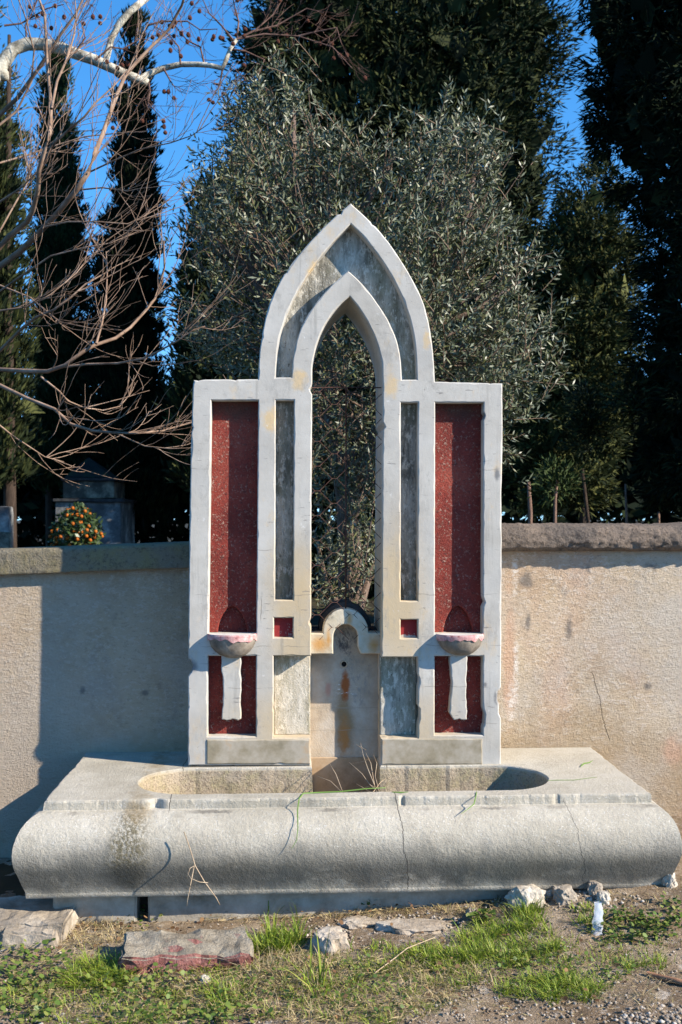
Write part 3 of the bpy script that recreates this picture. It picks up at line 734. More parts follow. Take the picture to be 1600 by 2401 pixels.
wall('plastered wall left of the fountain with a square-edged mossy coping, half in shade', -4.2, XE, zl1 + sl * (-4.2 - xa1), zl1 + sl * (XE - xa1), 'coping',
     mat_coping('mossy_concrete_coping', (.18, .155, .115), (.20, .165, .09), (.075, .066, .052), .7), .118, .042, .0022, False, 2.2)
zr = at(1300, 1293, .28).z
wall('plastered wall right of the fountain under a rough rounded stone coping, in full sun', at(1160, 1290, .32).x, 4.4, zr, zr, 'coping',
     mat_coping('pitted_stone_coping', (.20, .155, .12), (.12, .10, .085), (.045, .036, .03), 1.0), .12, .036, .013, True, 7.7)

# ------------------------------------------------------------------ ground
def mat_ground():
    m = Mt('dry_earth', .97, .08)
    n1 = m.noise(3.2, 7, .68); n2 = m.noise(40, 6, .75); n3 = m.noise(11, 5, .7, loc=(4, 1, 6))
    c = m.ramp(n1, [(.3, (.13, .09, .055)), (.46, (.235, .17, .11)), (.60, (.34, .265, .185)), (.75, (.45, .38, .295))])
    c = m.mix(m.mul(m.step(n3, .57, .68), .75), c, (.52, .46, .39))
    c = m.mix(m.mul(m.step(m.noise(7, 5, .7, loc=(9, 2, 1)), .54, .70), .6), c, (.19, .15, .075))
    c = m.mix(m.mul(m.step(n2, .54, .66), .6), c, (.10, .075, .05))
    c = m.mix(m.mul(m.step(m.noise(95, 3, .6), .58, .68), .6), c, (.50, .45, .39))
    m.color(c); m.bump(m.ma('ADD', n2, m.mul(m.noise(120, 4, .7), .8)), 1.0, .016); return m.m
MG = mat_ground()
xs = np.arange(-2.6, 2.601, .02); ys = np.arange(-2.3, .36, .02)
V = np.zeros((len(ys), len(xs), 3))
for j, y in enumerate(ys):
    for i, x in enumerate(xs):
        f = max(0, min(1, (2.6 - abs(x)) / .25, (y + 2.3) / .2))
        z = gh(x, y) + .008 * mnoise.noise(Vector((x * 14, y * 14, 5))) + .005 * mnoise.noise(Vector((x * 31, y * 31, 2)))
        V[j, i] = (x, y, z * f - .045 * (1 - f))
nx, ny = len(xs), len(ys); ii = np.arange(nx * ny).reshape(ny, nx)
Q = np.stack([ii[:-1, :-1], ii[:-1, 1:], ii[1:, 1:], ii[1:, :-1]], -1).reshape(-1, 4)
tag(np_mesh('verge', V.reshape(-1, 3), Q, MG, None, True), kind='structure')
mesh_from('ground', [(-700, -700, -.05), (700, -700, -.05), (700, 700, -.05), (-700, 700, -.05)], [(0, 1, 2, 3)],
          mat_simple('cemetery_earth', [(.016, .015, .008), (.032, .027, .014), (.05, .042, .022)], 3, .97, .3))['kind'] = 'structure'

# ------------------------------------------------------------------ foliage helpers
def unit(a): return a / np.maximum(1e-9, np.linalg.norm(a, axis=-1, keepdims=True))
def leaf_quads(P, Dr, L, W, wide=.45):
    n = len(P); side = unit(np.cross(Dr, RNG.normal(size=(n, 3)))); L = np.asarray(L)[:, None]; W = np.asarray(W)[:, None]
    V = np.stack([P, P + Dr * L * wide + side * W / 2, P + Dr * L, P + Dr * L * wide - side * W / 2], 1).reshape(-1, 3)
    return V, np.arange(4 * n).reshape(n, 4)
def merge(parts):
    Vs, Qs, o = [], [], 0
    for V, Q in parts: Vs.append(V); Qs.append(Q + o); o += len(V)
    return np.concatenate(Vs), np.concatenate(Qs)
def in_poly(p, poly):
    x, y = p[:, 0], p[:, 1]; r = np.zeros(len(p), bool); n = len(poly); j = n - 1
    for i in range(n):
        xi, yi = poly[i]; xj, yj = poly[j]
        c = ((yi > y) != (yj > y)) & (x < (xj - xi) * (y - yi) / (yj - yi + 1e-12) + xi); r ^= c; j = i
    return r
def edge_dist(p, poly):
    d = np.full(len(p), 1e9); n = len(poly)
    for i in range(n):
        a = np.array(poly[i]); b = np.array(poly[(i + 1) % n]); ab = b - a
        t = np.clip(((p - a) @ ab) / max(1e-12, ab @ ab), 0, 1); q = a + t[:, None] * ab
        d = np.minimum(d, np.linalg.norm(p - q, axis=1))
    return d
def sample_crown(polypx, Y, n, maxt, surf=1.6, k=1.15):
    """points in a solid whose front outline is polypx seen at depth Y and whose depth follows its width"""
    poly = [xz(a, b, Y) for a, b in polypx]
    xs_, zs_ = [p[0] for p in poly], [p[1] for p in poly]; out = np.zeros((0, 3)); dd = np.zeros(0)
    while len(out) < n:
        p = np.stack([RNG.uniform(min(xs_), max(xs_), 4 * n), RNG.uniform(min(zs_), max(zs_), 4 * n)], 1)
        p = p[in_poly(p, poly)]; d = edge_dist(p, poly)
        t = np.minimum(maxt, k * np.sqrt(d * maxt)); u = RNG.uniform(-1, 1, len(p)); u = np.sign(u) * np.abs(u) ** (1 / surf)
        out = np.concatenate([out, np.stack([p[:, 0], Y + u * t, p[:, 1]], 1)]); dd = np.concatenate([dd, d])
    return out[:n], dd[:n]
def conifer(polypx, Y, maxt, nclump, nspray, cr, L, W, up, mat, parent, core=500, coreL=.45, mar=1.0):
    Pc, d = sample_crown(polypx, Y, nclump * 4, maxt)
    Pc = Pc[d > (cr * .7 + L * .45) * mar][:nclump]; nclump = len(Pc)
    ctr = Pc.mean(0); parts = []
    cs = cr * RNG.uniform(.6, 1.35, nclump)
    off = unit(RNG.normal(size=(nclump, nspray, 3))) * RNG.uniform(.1, 1, (nclump, nspray, 1)) ** .6
    off[..., 2] *= .75
    P = Pc[:, None] + off * cs[:, None, None]
    rad = Pc - ctr; rad[:, 2] = 0; rad = unit(rad)
    Dr = unit(off * .9 + rad[:, None] * .5 + np.array([0, 0, up]) + RNG.normal(size=off.shape) * .35).reshape(-1, 3)
    P = P.reshape(-1, 3); n = len(P)
    parts.append(leaf_quads(P, Dr, L * RNG.uniform(.6, 1.4, n), W * RNG.uniform(.7, 1.3, n)))
    if core:
        q, d = sample_crown(polypx, Y, core * 6, maxt * .6, 1.0); q = q[d > coreL * 1.0][:core]; n = len(q)
        if n: parts.append(leaf_quads(q - np.array([0, 0, coreL * .5]), unit(np.array([0, 0, 1.0]) + RNG.normal(size=(n, 3)) * .45), coreL * RNG.uniform(.7, 1.3, n), coreL * .6 * RNG.uniform(.7, 1.3, n)))
    V, Q = merge(parts)
    return np_mesh('crown', V, Q, mat, parent)
def tree_root(name, px, Y, label, cat='tree', group=None):
    p = at(px, 1300, Y); return empty(name, (p.x, Y, -.05), label, cat, group)
MBARK = mat_simple('grey_brown_bark', [(.025, .018, .014), (.05, .036, .028), (.08, .058, .045)], 14, .95, .8, .02, .1, (3, 3, .5))
MBARKR = mat_simple('pinkish_cypress_bark', [(.10, .06, .045), (.19, .12, .09), (.26, .17, .13)], 14, .95, .8, .02, .1, (3, 3, .5))
def trunk(root, pts, rad, mat, n=8):
    t = Tubes(); t.add(pts, rad, n); return t.build('trunk', mat, root)

# ------------------------------------------------------------------ olive behind the fountain
MOL = mat_leaf('olive_leaf', [(.022, .031, .009), (.044, .056, .018), (.072, .085, .028), (.118, .128, .052), (.095, .092, .026)], .46, .42, (.125, .14, .09))
YO = 2.45
ol = tree_root('olive_tree', 815, YO, 'silvery green olive tree right behind the stone fountain')
opoly = [(395, 900), (388, 700), (400, 560), (440, 450), (495, 350), (540, 255), (610, 200), (690, 148), (730, 210), (775, 300), (850, 365), (930, 320), (985, 250), (1055, 195), (1095, 265), (1150, 310), (1190, 380), (1240, 470), (1225, 560), (1285, 640), (1280, 740), (1312, 840), (1275, 960), (1240, 1090), (1160, 1140), (1000, 1180), (880, 1500), (740, 1500), (700, 1180), (560, 1050)]
nB = 430; per_ = 9; nS = nB * per_
Bc, d = sample_crown(opoly, YO, nB * 6, 1.15, 2.0); 
xa_, za_, zb_ = at(610, 600, YO).x, at(600, 560, YO).z, at(600, 770, YO).z
lo_ = (Bc[:, 0] < xa_) & (Bc[:, 2] < za_); lo2 = (Bc[:, 0] < xa_) & (Bc[:, 2] < zb_); op_ = (np.abs(Bc[:, 0] - at(812, 900, YO).x) < .3) & (Bc[:, 2] < at(800, 880, YO).z)
u_ = RNG.uniform(0, 1, len(Bc)); keep = (d > .13) & ~(lo_ & (u_ > .5)) & ~(lo2 & (u_ > .2)) & ~(op_ & (u_ > .8))
Bc, d = Bc[keep][:nB], d[keep][:nB]
ctr = np.array([Bc[:, 0].mean(), YO, Bc[:, 2].mean() - .5])
bd = unit(unit(Bc - ctr) * .8 + np.array([0, 0, .75]) + RNG.normal(size=(nB, 3)) * .35)
Pc = (Bc[:, None] + RNG.normal(size=(nB, per_, 3)) * .085).reshape(-1, 3)
dirs = unit((np.repeat(bd, per_, 0)) + RNG.normal(size=(nS, 3)) * .42)
d = np.repeat(d, per_)
Ls = RNG.uniform(.12, .36, nS); parts = []; tw = Tubes()
for i in range(nS):
    k = int(Ls[i] / .024); ts = (np.arange(k) + .6) / k * Ls[i]
    bend = RNG.normal(size=3) * .25
    c = Pc[i] + dirs[i] * (ts[:, None] - Ls[i] * .5) + bend * (ts[:, None] ** 2) - np.array([0, 0, .35]) * (ts[:, None] ** 2)
    a = RNG.uniform(0, 6.28) + np.arange(k) * 1.57
    u = np.cross(dirs[i], [.3, .2, .9]); u /= np.linalg.norm(u); v = np.cross(dirs[i], u)
    for sgn in (1, -1):
        o = (np.cos(a)[:, None] * u + np.sin(a)[:, None] * v) * sgn
        Dd = unit(o * .85 + dirs[i] * .75 + RNG.normal(size=(k, 3)) * .22)
        parts.append(leaf_quads(c, Dd, RNG.uniform(.034, .066, k), RNG.uniform(.009, .0145, k), .5))
    if i % 2 == 0: tw.add([c[0], c[k // 2], c[-1]], [.0035, .0028, .0015], 3, False)
V, Q = merge(parts); np_mesh('crown', V, Q, MOL, ol)
# boughs of the olive
def g3(px, py, Y): return at(px, py, Y)
tb = Tubes()
tb.add([g3(835, 1640, YO), g3(822, 1400, YO), g3(816, 1180, YO - .1), g3(796, 1050, YO - .05), g3(772, 930, YO), g3(770, 800, YO + .1), g3(800, 640, YO), g3(860, 470, YO), g3(930, 360, YO)], [.095, .085, .08, .072, .065, .055, .042, .028, .015], 9)
for pts, r0 in (([(816, 1180), (900, 980), (1000, 780), (1080, 600), (1110, 420)], .055), ([(796, 1050), (700, 850), (600, 650), (560, 470), (600, 330)], .055), ([(770, 820), (700, 640), (690, 430), (690, 260)], .035),
                ([(1000, 780), (1130, 720), (1220, 660)], .025), ([(900, 980), (1060, 960), (1190, 900)], .03), ([(700, 850), (560, 800), (450, 720)], .03), ([(600, 650), (500, 560), (450, 500)], .022), ([(830, 1500), (760, 1350), (740, 1250)], .03), ([(830, 1480), (880, 1300), (890, 1180)], .03)):
    P = [g3(a, b, YO + RNG.uniform(-.45, .35)) for a, b in pts]; tb.add(P, np.linspace(r0, r0 * .35, len(P)), 7)
for i in range(420):
    j = RNG.integers(nS); p = Vector(Pc[j]); q = p.lerp(Vector(ctr), RNG.uniform(.25, .55)) + Vector(RNG.normal(size=3) * .08)
    tb.add([p, p.lerp(q, .5) + Vector(RNG.normal(size=3) * .04), q], [.003, .006, .010], 4, False)
tb.build('trunk', mat_simple('olive_bark', [(.08, .055, .04), (.16, .115, .09), (.25, .185, .145)], 16, .95, .8, .02, .1, (3, 3, .6)), ol)
tw.build('twigs', mat_simple('olive_twig', [(.13, .085, .055), (.20, .14, .10)], 30, .9, 0), ol)

# ------------------------------------------------------------------ dark conifers of the cemetery
MC1 = mat_leaf('dark_conifer_spray', [(.006, .011, .005), (.012, .019, .008), (.025, .034, .011), (.06, .067, .02)], .75, .12)
MC2 = mat_leaf('olive_conifer_spray', [(.009, .014, .006), (.019, .026, .009), (.045, .053, .016), (.11, .11, .03)], .75, .12)
MC3 = mat_leaf('green_cypress_spray', [(.010, .019, .008), (.016, .032, .011), (.024, .045, .014)], .75, .12)
MC4 = mat_leaf('black_green_spray', [(.004, .007, .005), (.008, .013, .007), (.020, .028, .011)], .85, .05)
def cyp(px, Y, poly, label, mat, **k):
    r = tree_root('cypress_tree', px, Y, label, 'tree', k.pop('group', 'cypresses behind the wall'))
    a = dict(nclump=420, nspray=46, cr=.30, L=.20, W=.045, up=1.0, core=500, coreL=.45, maxt=1.0); a.update(k)
    tr_ = a.pop('tr', None)
    conifer(poly, Y, a.pop('maxt'), mat=mat, parent=r, **a)
    ytop = min(p[1] for p in poly); zt = at(px, ytop, Y).z
    x = r.location.x
    rr_ = tr_ or .16
    trunk(r, [(x, Y, -.1), (x + .03, Y, 1.0), (x - .02, Y, zt * .5), (x, Y, zt * .85)], [rr_ * 1.15, rr_, rr_ * .7, rr_ * .25], MBARKR if px in (72, 1240) else MBARK)
    return r
cyp(930, 13.0, [(560, -120), (550, 60), (545, 150), (522, 235), (495, 290), (500, 380), (520, 500), (540, 1120), (1300, 1120), (1290, 900), (1330, 700), (1290, 560), (1340, 400), (1300, 300), (1335, 200), (1365, 150), (1335, 105), (1318, 50), (1330, -120)],
    'huge dark conifer rising out of the picture behind the olive tree', MC1, nclump=1300, nspray=95, cr=.36, L=.13, W=.030, up=.25, core=2600, coreL=.6, maxt=2.4, group=None)
cyp(1365, 10.4, [(1390, 335), (1330, 400), (1290, 500), (1230, 620), (1200, 800), (1195, 1080), (1230, 1215), (1330, 1215), (1440, 1190), (1470, 960), (1500, 800), (1525, 700), (1480, 640), (1535, 560), (1440, 520), (1490, 450), (1425, 410)],
    'ragged olive-green conifer between the olive tree and the overhanging cypress', MC2, nclump=620, nspray=110, mar=.6, tr=.07, cr=.19, L=.10, W=.022, up=.15, core=700, coreL=.42, maxt=1.2, group=None)
cyp(1680, 4.9, [(1345, -160), (1352, 60), (1378, 160), (1352, 230), (1390, 330), (1440, 420), (1490, 480), (1500, 620), (1490, 900), (1510, 1215), (1900, 1215), (2000, 400), (1950, -160)],
    'black-green cypress overhanging the right edge of the picture', MC4, nclump=1000, nspray=90, cr=.16, L=.09, W=.018, up=-.25, core=1500, coreL=.33, maxt=1.0)
cyp(492, 11.5, [(470, 385), (440, 440), (425, 520), (408, 640), (395, 800), (380, 1180), (640, 1180), (620, 600), (560, 420), (510, 330)],
    'broad dark cypress at the left edge of the olive tree', MC1, nclump=420, nspray=40, L=.17, W=.05, core=900, maxt=.9)
cyp(290, 13.0, [(318, -20), (294, 80), (284, 200), (276, 300), (265, 400), (252, 480), (232, 560), (224, 700), (215, 850), (200, 1220), (392, 1220), (378, 850), (366, 600), (370, 440), (356, 340), (345, 200), (335, 110)],
    'narrow almost black cypress in the gap of blue sky', MC4, nclump=620, nspray=85, mar=.2, cr=.19, L=.13, W=.03, up=1.6, core=700, coreL=.35, maxt=.55)
cyp(112, 14.0, [(140, 70), (122, 170), (105, 300), (100, 400), (90, 560), (82, 800), (70, 1150), (215, 1150), (210, 900), (203, 760), (190, 560), (175, 410), (160, 270), (150, 190)],
    'narrow green cypress left of the black one, sunlit along its right edge', MC3, nclump=560, nspray=85, mar=.2, cr=.20, L=.13, W=.03, up=1.6, core=700, coreL=.4, maxt=.7, tr=.065)
cyp(20, 11.0, [(-60, -160), (8, 40), (24, 150), (45, 250), (72, 400), (84, 600), (90, 900), (86, 1170), (-220, 1170), (-240, 300), (-160, -160)],
    'wide cypress cut by the left edge of the picture', MC1, nclump=620, nspray=80, cr=.27, L=.14, W=.03, up=1.2, core=1200, maxt=1.0, tr=.1)
rowpx = [(-120, 880), (72, 930), (215, 900), (380, 870), (560, 700), (760, 500), (960, 450), (1150, 560), (1330, 830), (1480, 830), (1660, 800), (1850, 700)]
words = ['leftmost', 'behind the brown trunk', 'behind the pale tomb', 'right of the pale tomb', 'left of the fountain arch', 'left of the arch apex', 'right of the arch apex', 'above the right shoulder of the fountain', 'above the right coping', 'behind the thin bare trunk', 'behind the overhanging cypress', 'rightmost']
for i, (px, tp) in enumerate(rowpx):
    Y = 17.5 + (i % 3) * 2.2; hw = 120
    poly = [(px, tp), (px - hw * .5, tp + 60), (px - hw * .85, tp + 190), (px - hw * 1.05, tp + 420), (px - hw, 1235), (px + hw, 1235), (px + hw * 1.05, tp + 400), (px + hw * .85, tp + 170), (px + hw * .45, tp + 70)]
    cyp(px, Y, poly, 'dark background cypress, ' + words[i], MC4, nclump=260, nspray=34, cr=.42, L=.34, W=.10, up=1.2, core=700, coreL=.8, maxt=1.1, tr=.1, group='dark row of cypresses in the background')
# small growth above the right coping
def sapling(name, px, Y, pts, r, crown, label, mat, n=120, cat='tree', cr=.16, up=.3, bark=MBARKR):
    rt = tree_root(name, px, Y, label, cat)
    P = [g3(a, b, Y) for a, b in pts]; P[0].z = -.1; trunk(rt, P, np.linspace(r, r * .6, len(P)), bark, 7)
    if name == 'slender_tree': conifer(crown, Y - .15, .35, n, 60, cr, .08, .018, up, mat, rt, core=60, coreL=.22)
    elif crown: conifer(crown, Y, .4, n, 60, cr, .065, .014, up, mat, rt, core=60, coreL=.22)
MC5 = mat_leaf('fresh_juniper_spray', [(.012, .022, .006), (.026, .042, .010), (.05, .07, .016)], .7, .15)
sapling('juniper_tree', 1300, 3.6, [(1300, 1400), (1302, 1170), (1308, 1120)], .018, [(1300, 900), (1340, 960), (1330, 1050), (1362, 1100), (1345, 1170), (1318, 1225), (1275, 1215), (1255, 1160), (1265, 1080), (1290, 1020), (1270, 960)],
        'young bright green juniper just above the right coping', MC5, 90)
sapling('slender_tree', 1240, 4.4, [(1244, 1400), (1244, 1200), (1240, 1130)], .026, [(1225, 860), (1275, 860), (1290, 960), (1280, 1070), (1255, 1115), (1222, 1110), (1205, 1020)], 'thin pinkish trunk just right of the fountain above the coping', MC2)
sapling('slender_tree', 1468, 5.4, [(1470, 1400), (1470, 1225), (1467, 1135)], .017, [(1450, 800), (1490, 800), (1515, 900), (1505, 1050), (1475, 1115), (1450, 1090), (1432, 950)], 'thin brown trunk rising above the right coping under the cypress', MC1)
sapling('slender_tree', 1378, 6.6, [(1382, 1400), (1380, 1225), (1366, 1100)], .028, [(1330, 880), (1390, 880), (1415, 980), (1395, 1090), (1360, 1120), (1335, 1060)], 'dim grey leaning trunk between the juniper and the thin brown trunk', MC1, bark=MBARK)
sapling('low_shrub', 1545, 6.0, [(1545, 1400), (1545, 1240), (1545, 1200)], .02, [(1500, 1230), (1510, 1180), (1550, 1170), (1575, 1200), (1570, 1235)], 'dim green shrub showing above the right coping near the picture edge', MC3, 60, 'shrub')

# ------------------------------------------------------------------ bare trees at the upper left
def twigs(tb, pts, rad, n, L, level, spread=.75, upw=.35, seed_=0, n_side=4, tipr=.0016):
    """side twigs along a traced branch; each carries finer ones"""
    P = [Vector(p) for p in pts]
    for _ in range(n):
        t = RNG.uniform(.12, 1.0) * (len(P) - 1); i = min(len(P) - 2, int(t)); f = t - i
        p = P[i].lerp(P[i + 1], f); ax = (P[i + 1] - P[i]).normalized()
        o = Vector(RNG.normal(size=3)); o -= ax * o.dot(ax); o.normalize(); o.y *= .6
        dr = (ax * RNG.uniform(.45, .95) + o * spread * RNG.uniform(.5, 1.1) + Vector((0, 0, upw * RNG.uniform(-.2, 1)))).normalized()
        l = L * RNG.uniform(.45, 1.25); r0 = max(tipr * 1.2, min(rad * .5, l * .0066)); m = 7; q = p.copy(); seq = [q.copy()]
        cv = Vector((RNG.uniform(0, .2), 0, RNG.uniform(0, .55))) + Vector(RNG.normal(size=3) * .12)
        for k in range(m):
            dr = (dr + cv * .22 + Vector(RNG.normal(size=3)) * .075).normalized(); q = q + dr * (l / m); seq.append(q.copy())
        tb.add(seq, np.linspace(r0, tipr, len(seq)), n_side, False)
        if level > 0: twigs(tb, seq, r0, max(2, int(n * .28)) if level > 1 else RNG.integers(2, 5), l * .48, level - 1, spread, upw, 0, 3, tipr * .9)
bt = tree_root('bare_tree', -420, 2.0, 'leafless reddish-brown tree whose fan of branches fills the upper left')
MTW = mat_simple('reddish_brown_twig', [(.12, .075, .05), (.22, .145, .10), (.36, .26, .195)], 9, .85, .3, .006, .2)
BR = [([(-10, 590), (20, 555), (64, 520), (77, 495), (89, 446), (92, 399), (105, 351), (118, 312), (121, 255), (112, 160), (105, 32), (85, -20)], 14, 1.7),
      ([(-10, 632), (48, 589), (105, 532), (137, 497), (179, 446), (207, 405), (223, 360), (242, 312), (271, 230), (293, 179), (319, 147), (360, 105), (395, 70), (427, 13), (436, -20)], 15, 1.9),
      ([(92, 399), (128, 335), (166, 300), (198, 274), (223, 242), (265, 204), (297, 166)], 7, 1.6),
      ([(-10, 278), (41, 230), (89, 163), (143, 80), (179, 32), (198, -10)], 11, 2.3),
      ([(121, 255), (134, 191), (159, 134), (175, 80), (179, 32), (175, -15)], 7, 1.5),
      ([(-10, 866), (64, 870), (112, 871), (153, 857), (191, 828), (223, 809), (271, 793), (306, 768), (344, 726), (364, 701), (376, 659), (386, 628), (384, 564)], 11, 1.3),
      ([(153, 860), (207, 854), (277, 852), (335, 841), (376, 822), (415, 800), (453, 774), (481, 765)], 6.5, 1.25),
      ([(226, 806), (239, 761), (249, 707), (252, 634), (249, 589)], 6, 1.2),
      ([(-10, 898), (64, 934), (128, 959), (166, 994), (217, 1010), (271, 1015), (319, 1016), (383, 1010), (450, 990), (500, 975)], 9, 1.1),
      ([(96, 883), (140, 918), (159, 940), (198, 956), (242, 962), (281, 953), (306, 924)], 5, 1.35),
      ([(-10, 832), (54, 768), (83, 745), (128, 726), (166, 698), (201, 666), (242, 643)], 8, 1.5),
      ([(-10, 665), (70, 697), (128, 745), (142, 755), (215, 770), (300, 775)], 5, 1.6),
      ([(-10, 990), (32, 1023), (105, 1071), (150, 1083)], 5, 1.0),
      ([(271, 1015), (340, 1046), (400, 1052), (455, 1050)], 3.5, 1.15),
      ([(-10, 300), (40, 260), (75, 190), (80, 120), (60, 40), (40, -10)], 6, 2.1),
      ([(179, 446), (240, 440), (300, 448), (338, 440)], 4.5, 2.0),
      ([(207, 405), (260, 380), (330, 350), (400, 335), (450, 318), (490, 290)], 4.5, 1.7),
      ([(105, 532), (160, 520), (230, 520), (300, 525), (343, 505)], 4.5, 1.5),
      ([(-10, 480), (50, 440), (92, 399)], 6, 1.8), ([(-10, 560), (40, 470), (70, 420), (60, 350)], 5, 2.0),
      ([(-10, 385), (60, 365), (118, 345), (200, 320), (280, 312), (345, 308)], 5, 1.9),
      ([(-10, 690), (60, 640), (120, 600), (200, 580), (260, 570), (330, 540)], 5, 1.6),
      ([(-10, 730), (60, 720), (120, 690), (180, 640), (210, 600)], 4.5, 1.4)]
tb = Tubes(); tq = Tubes()
for pts, wd, Yb in BR:
    n = len(pts); P = []
    ph = RNG.uniform(0, 6)
    for i, (a, b) in enumerate(pts): P.append(at(a, b, Yb + .22 * math.sin(ph + i * .5)))
    r = wd / 2 * (D0 + Yb) / F
    tb.add(P, np.linspace(r, max(.0022, r * .38), n), 7, False)
    Ln = sum((P[i + 1] - P[i]).length for i in range(n - 1))
    twigs(tq, P, r, int(5 + Ln * 5.5), .42, 1, .55, .36)
root = at(-420, 1300, 2.0)
fork = Vector((root.x + .1, 2.0, 1.2))
tb2 = Tubes(); tb2.add([(root.x, 2.0, -.1), (root.x + .03, 2.0, .6), fork], [.13, .11, .10], 10)
for pts, wd, Yb in BR[:14]:
    if pts[0][0] < 0: e = at(*pts[0], Yb); tb2.add([fork, fork.lerp(e, .5) + Vector((0, 0, -.06)), e], [.05, wd * .75 * 7 / F, wd / 2 * (D0 + Yb) / F], 7, False)
tb2.build('trunk', MTW, bt); tb.build('branches', MTW, bt); tq.build('twigs', MTW, bt)

pl = tree_root('plane_tree', -330, 4.6, 'leafless plane tree with a thick pale limb and hanging seed balls')
MPL_ = mat_simple('pale_plane_bark', [(.09, .08, .06), (.24, .215, .165), (.46, .43, .35), (.56, .53, .45)], 11, .85, .7, .015, .2)
YP = 4.6; kP = (D0 + YP) / F
def pt3(l, dy=0): return [at(a, b, YP + dy + .05 * math.sin(a * .02)) for a, b in l]
tb = Tubes()
tb.add(pt3([(-60, 260), (-20, 190), (5, 150), (32, 115), (64, 103), (105, 104), (143, 113), (175, 125), (223, 141), (261, 159), (293, 173), (335, 190), (349, 194)]), np.array([20, 18, 17, 15, 15.5, 14, 14.5, 13, 12.5, 11, 10.5, 10.5, 8]) * kP, 10)
tb.add(pt3([(-60, 130), (-15, 150), (10, 178), (14, 188)]), np.array([22, 19, 14, 8]) * kP, 10)
tb.add(pt3([(330, 186), (352, 172), (383, 160), (424, 151), (462, 151), (490, 153), (522, 160), (531, 140), (540, 115), (556, 92)]), np.array([8, 7.5, 7, 6.5, 6.2, 6, 6, 5.4, 4.8, 4]) * kP, 8)
tb.add(pt3([(246, 152), (252, 128), (261, 92), (281, 54), (306, 26), (350, -10)], .1), np.array([7, 8.5, 8, 9, 8, 8]) * kP, 9)
tb.add([at(-330, 1300, YP) + Vector((0, 0, -.3)), at(-325, 700, YP), at(-250, 420, YP), at(-60, 240, YP)], [.30, .25, .2, 22 * kP], 10)
tb.build('trunk', MPL_, pl)
tq = Tubes(); balls = []
MTD = mat_simple('dark_plane_twig', [(.06, .035, .03), (.12, .07, .055), (.20, .12, .09)], 14, .9, .2)
TW = [[(556, 92), (600, 70), (640, 35), (668, -10)], [(556, 92), (620, 80), (700, 85), (780, 110), (826, 160)], [(548, 95), (520, 60), (490, 30), (470, -15)], [(556, 92), (560, 50), (548, 5), (550, -20)],
      [(590, 75), (650, 60), (720, 20), (760, 30)], [(480, 152), (470, 110), (440, 95), (410, 60), (400, 20)], [(424, 151), (420, 110), (395, 80), (360, 60)], [(175, 125), (200, 90), (190, 50), (215, 10)], [(64, 103), (60, 60), (80, 20), (95, -15)],
      [(383, 160), (400, 190), (410, 205)], [(349, 194), (352, 215), (348, 240), (372, 270)], [(522, 160), (518, 190), (512, 205)], [(540, 115), (575, 120), (620, 140), (605, 180), (612, 200)], [(223, 141), (260, 110), (290, 115), (330, 90), (350, 95)], [(10, 60), (50, 55), (110, 20), (150, 10)], [(700, 85), (740, 75), (790, 65), (800, 100)], [(345, 60), (380, 50), (440, 50), (470, 70), (510, 68)]]
for T in TW:
    P = pt3(T, RNG.uniform(-.15, .15)); tq.add(P, np.linspace(2.6 * kP, 1.0 * kP, len(P)), 5, False)
    twigs(tq, P, 2.4 * kP, 7, .36, 1, .8, .0, 0, 3, .0022)
    for _ in range(3):
        i = RNG.integers(1, len(P)); b = P[i] + Vector((RNG.normal() * .05, RNG.normal() * .05, -RNG.uniform(.06, .16))); tq.add([P[i], (P[i] + b) / 2 + Vector((.01, 0, 0)), b], [.002, .0015, .0015], 3, False); balls.append(b)
tq.build('twigs', MTD, pl)
MBALL = mat_simple('brown_seed_ball', [(.035, .014, .010), (.10, .035, .022), (.17, .07, .04)], 60, .95, 1.0, .01)
bm = bmesh.new(); bmesh.ops.create_icosphere(bm, subdivisions=2, radius=.019)
for v in bm.verts: v.co *= 1 + .14 * mnoise.noise(v.co * 160)
bme = bpy.data.meshes.new('seed_ball'); bm.to_mesh(bme); bm.free(); bme.materials.append(MBALL)
for e in [(70, 16), (130, 14), (100, 18), (197, 56), (380, 52), (398, 60), (405, 62), (402, 100), (440, 98), (442, 82), (358, 88), (446, 42), (450, 8), (468, 26), (265, 300), (385, 297), (300, 150), (295, 115)]: balls.append(at(*e, YP))
for b in balls:
    o = bpy.data.objects.new('seed_ball', bme); C.objects.link(o); o.parent = pl; o.location = b - pl.location; o.scale = (1, 1, random.uniform(.9, 1.25))

# ------------------------------------------------------------------ cemetery things beyond the left wall
MTOMB = mat_simple('mottled_tomb_stone', [(.025, .025, .022), (.08, .07, .055), (.30, .26, .19)], 3.4, .9, .4, .02)
MWHT = mat_simple('whitewashed_tomb_base', [(.03, .032, .035), (.09, .093, .095), (.30, .30, .29)], 3.4, .9, .3, .02)
tm = tree_root('stone_tomb', 208, 11.8, 'pale stepped stone tomb with a low pyramid roof behind the orange tree', 'tomb')
YT = 11.4
def tbx(name, x0, y0, x1, y1, dep, mat, dy=0): 
    a, b = at(x0, y1, YT + dy), at(x1, y0, YT + dy); return block(name, a.x, b.x, YT + dy, YT + dy + dep, a.z, b.z, mat, tm, x0, .01, .25)
tbx('base', 130, 1178, 284, 1330, 1.4, MWHT); tbx('ledge', 124, 1169, 290, 1177, 1.5, MDARK, -.06)
tbx('upper_block', 148, 1128, 268, 1168, 1.1, MTOMB, .15); tbx('ledge', 142, 1120, 272, 1127, 1.2, MDARK, .10)
a, b, c = at(150, 1119.5, YT + .16), at(264, 1119.5, YT + .16), at(208, 1072, YT + .7)
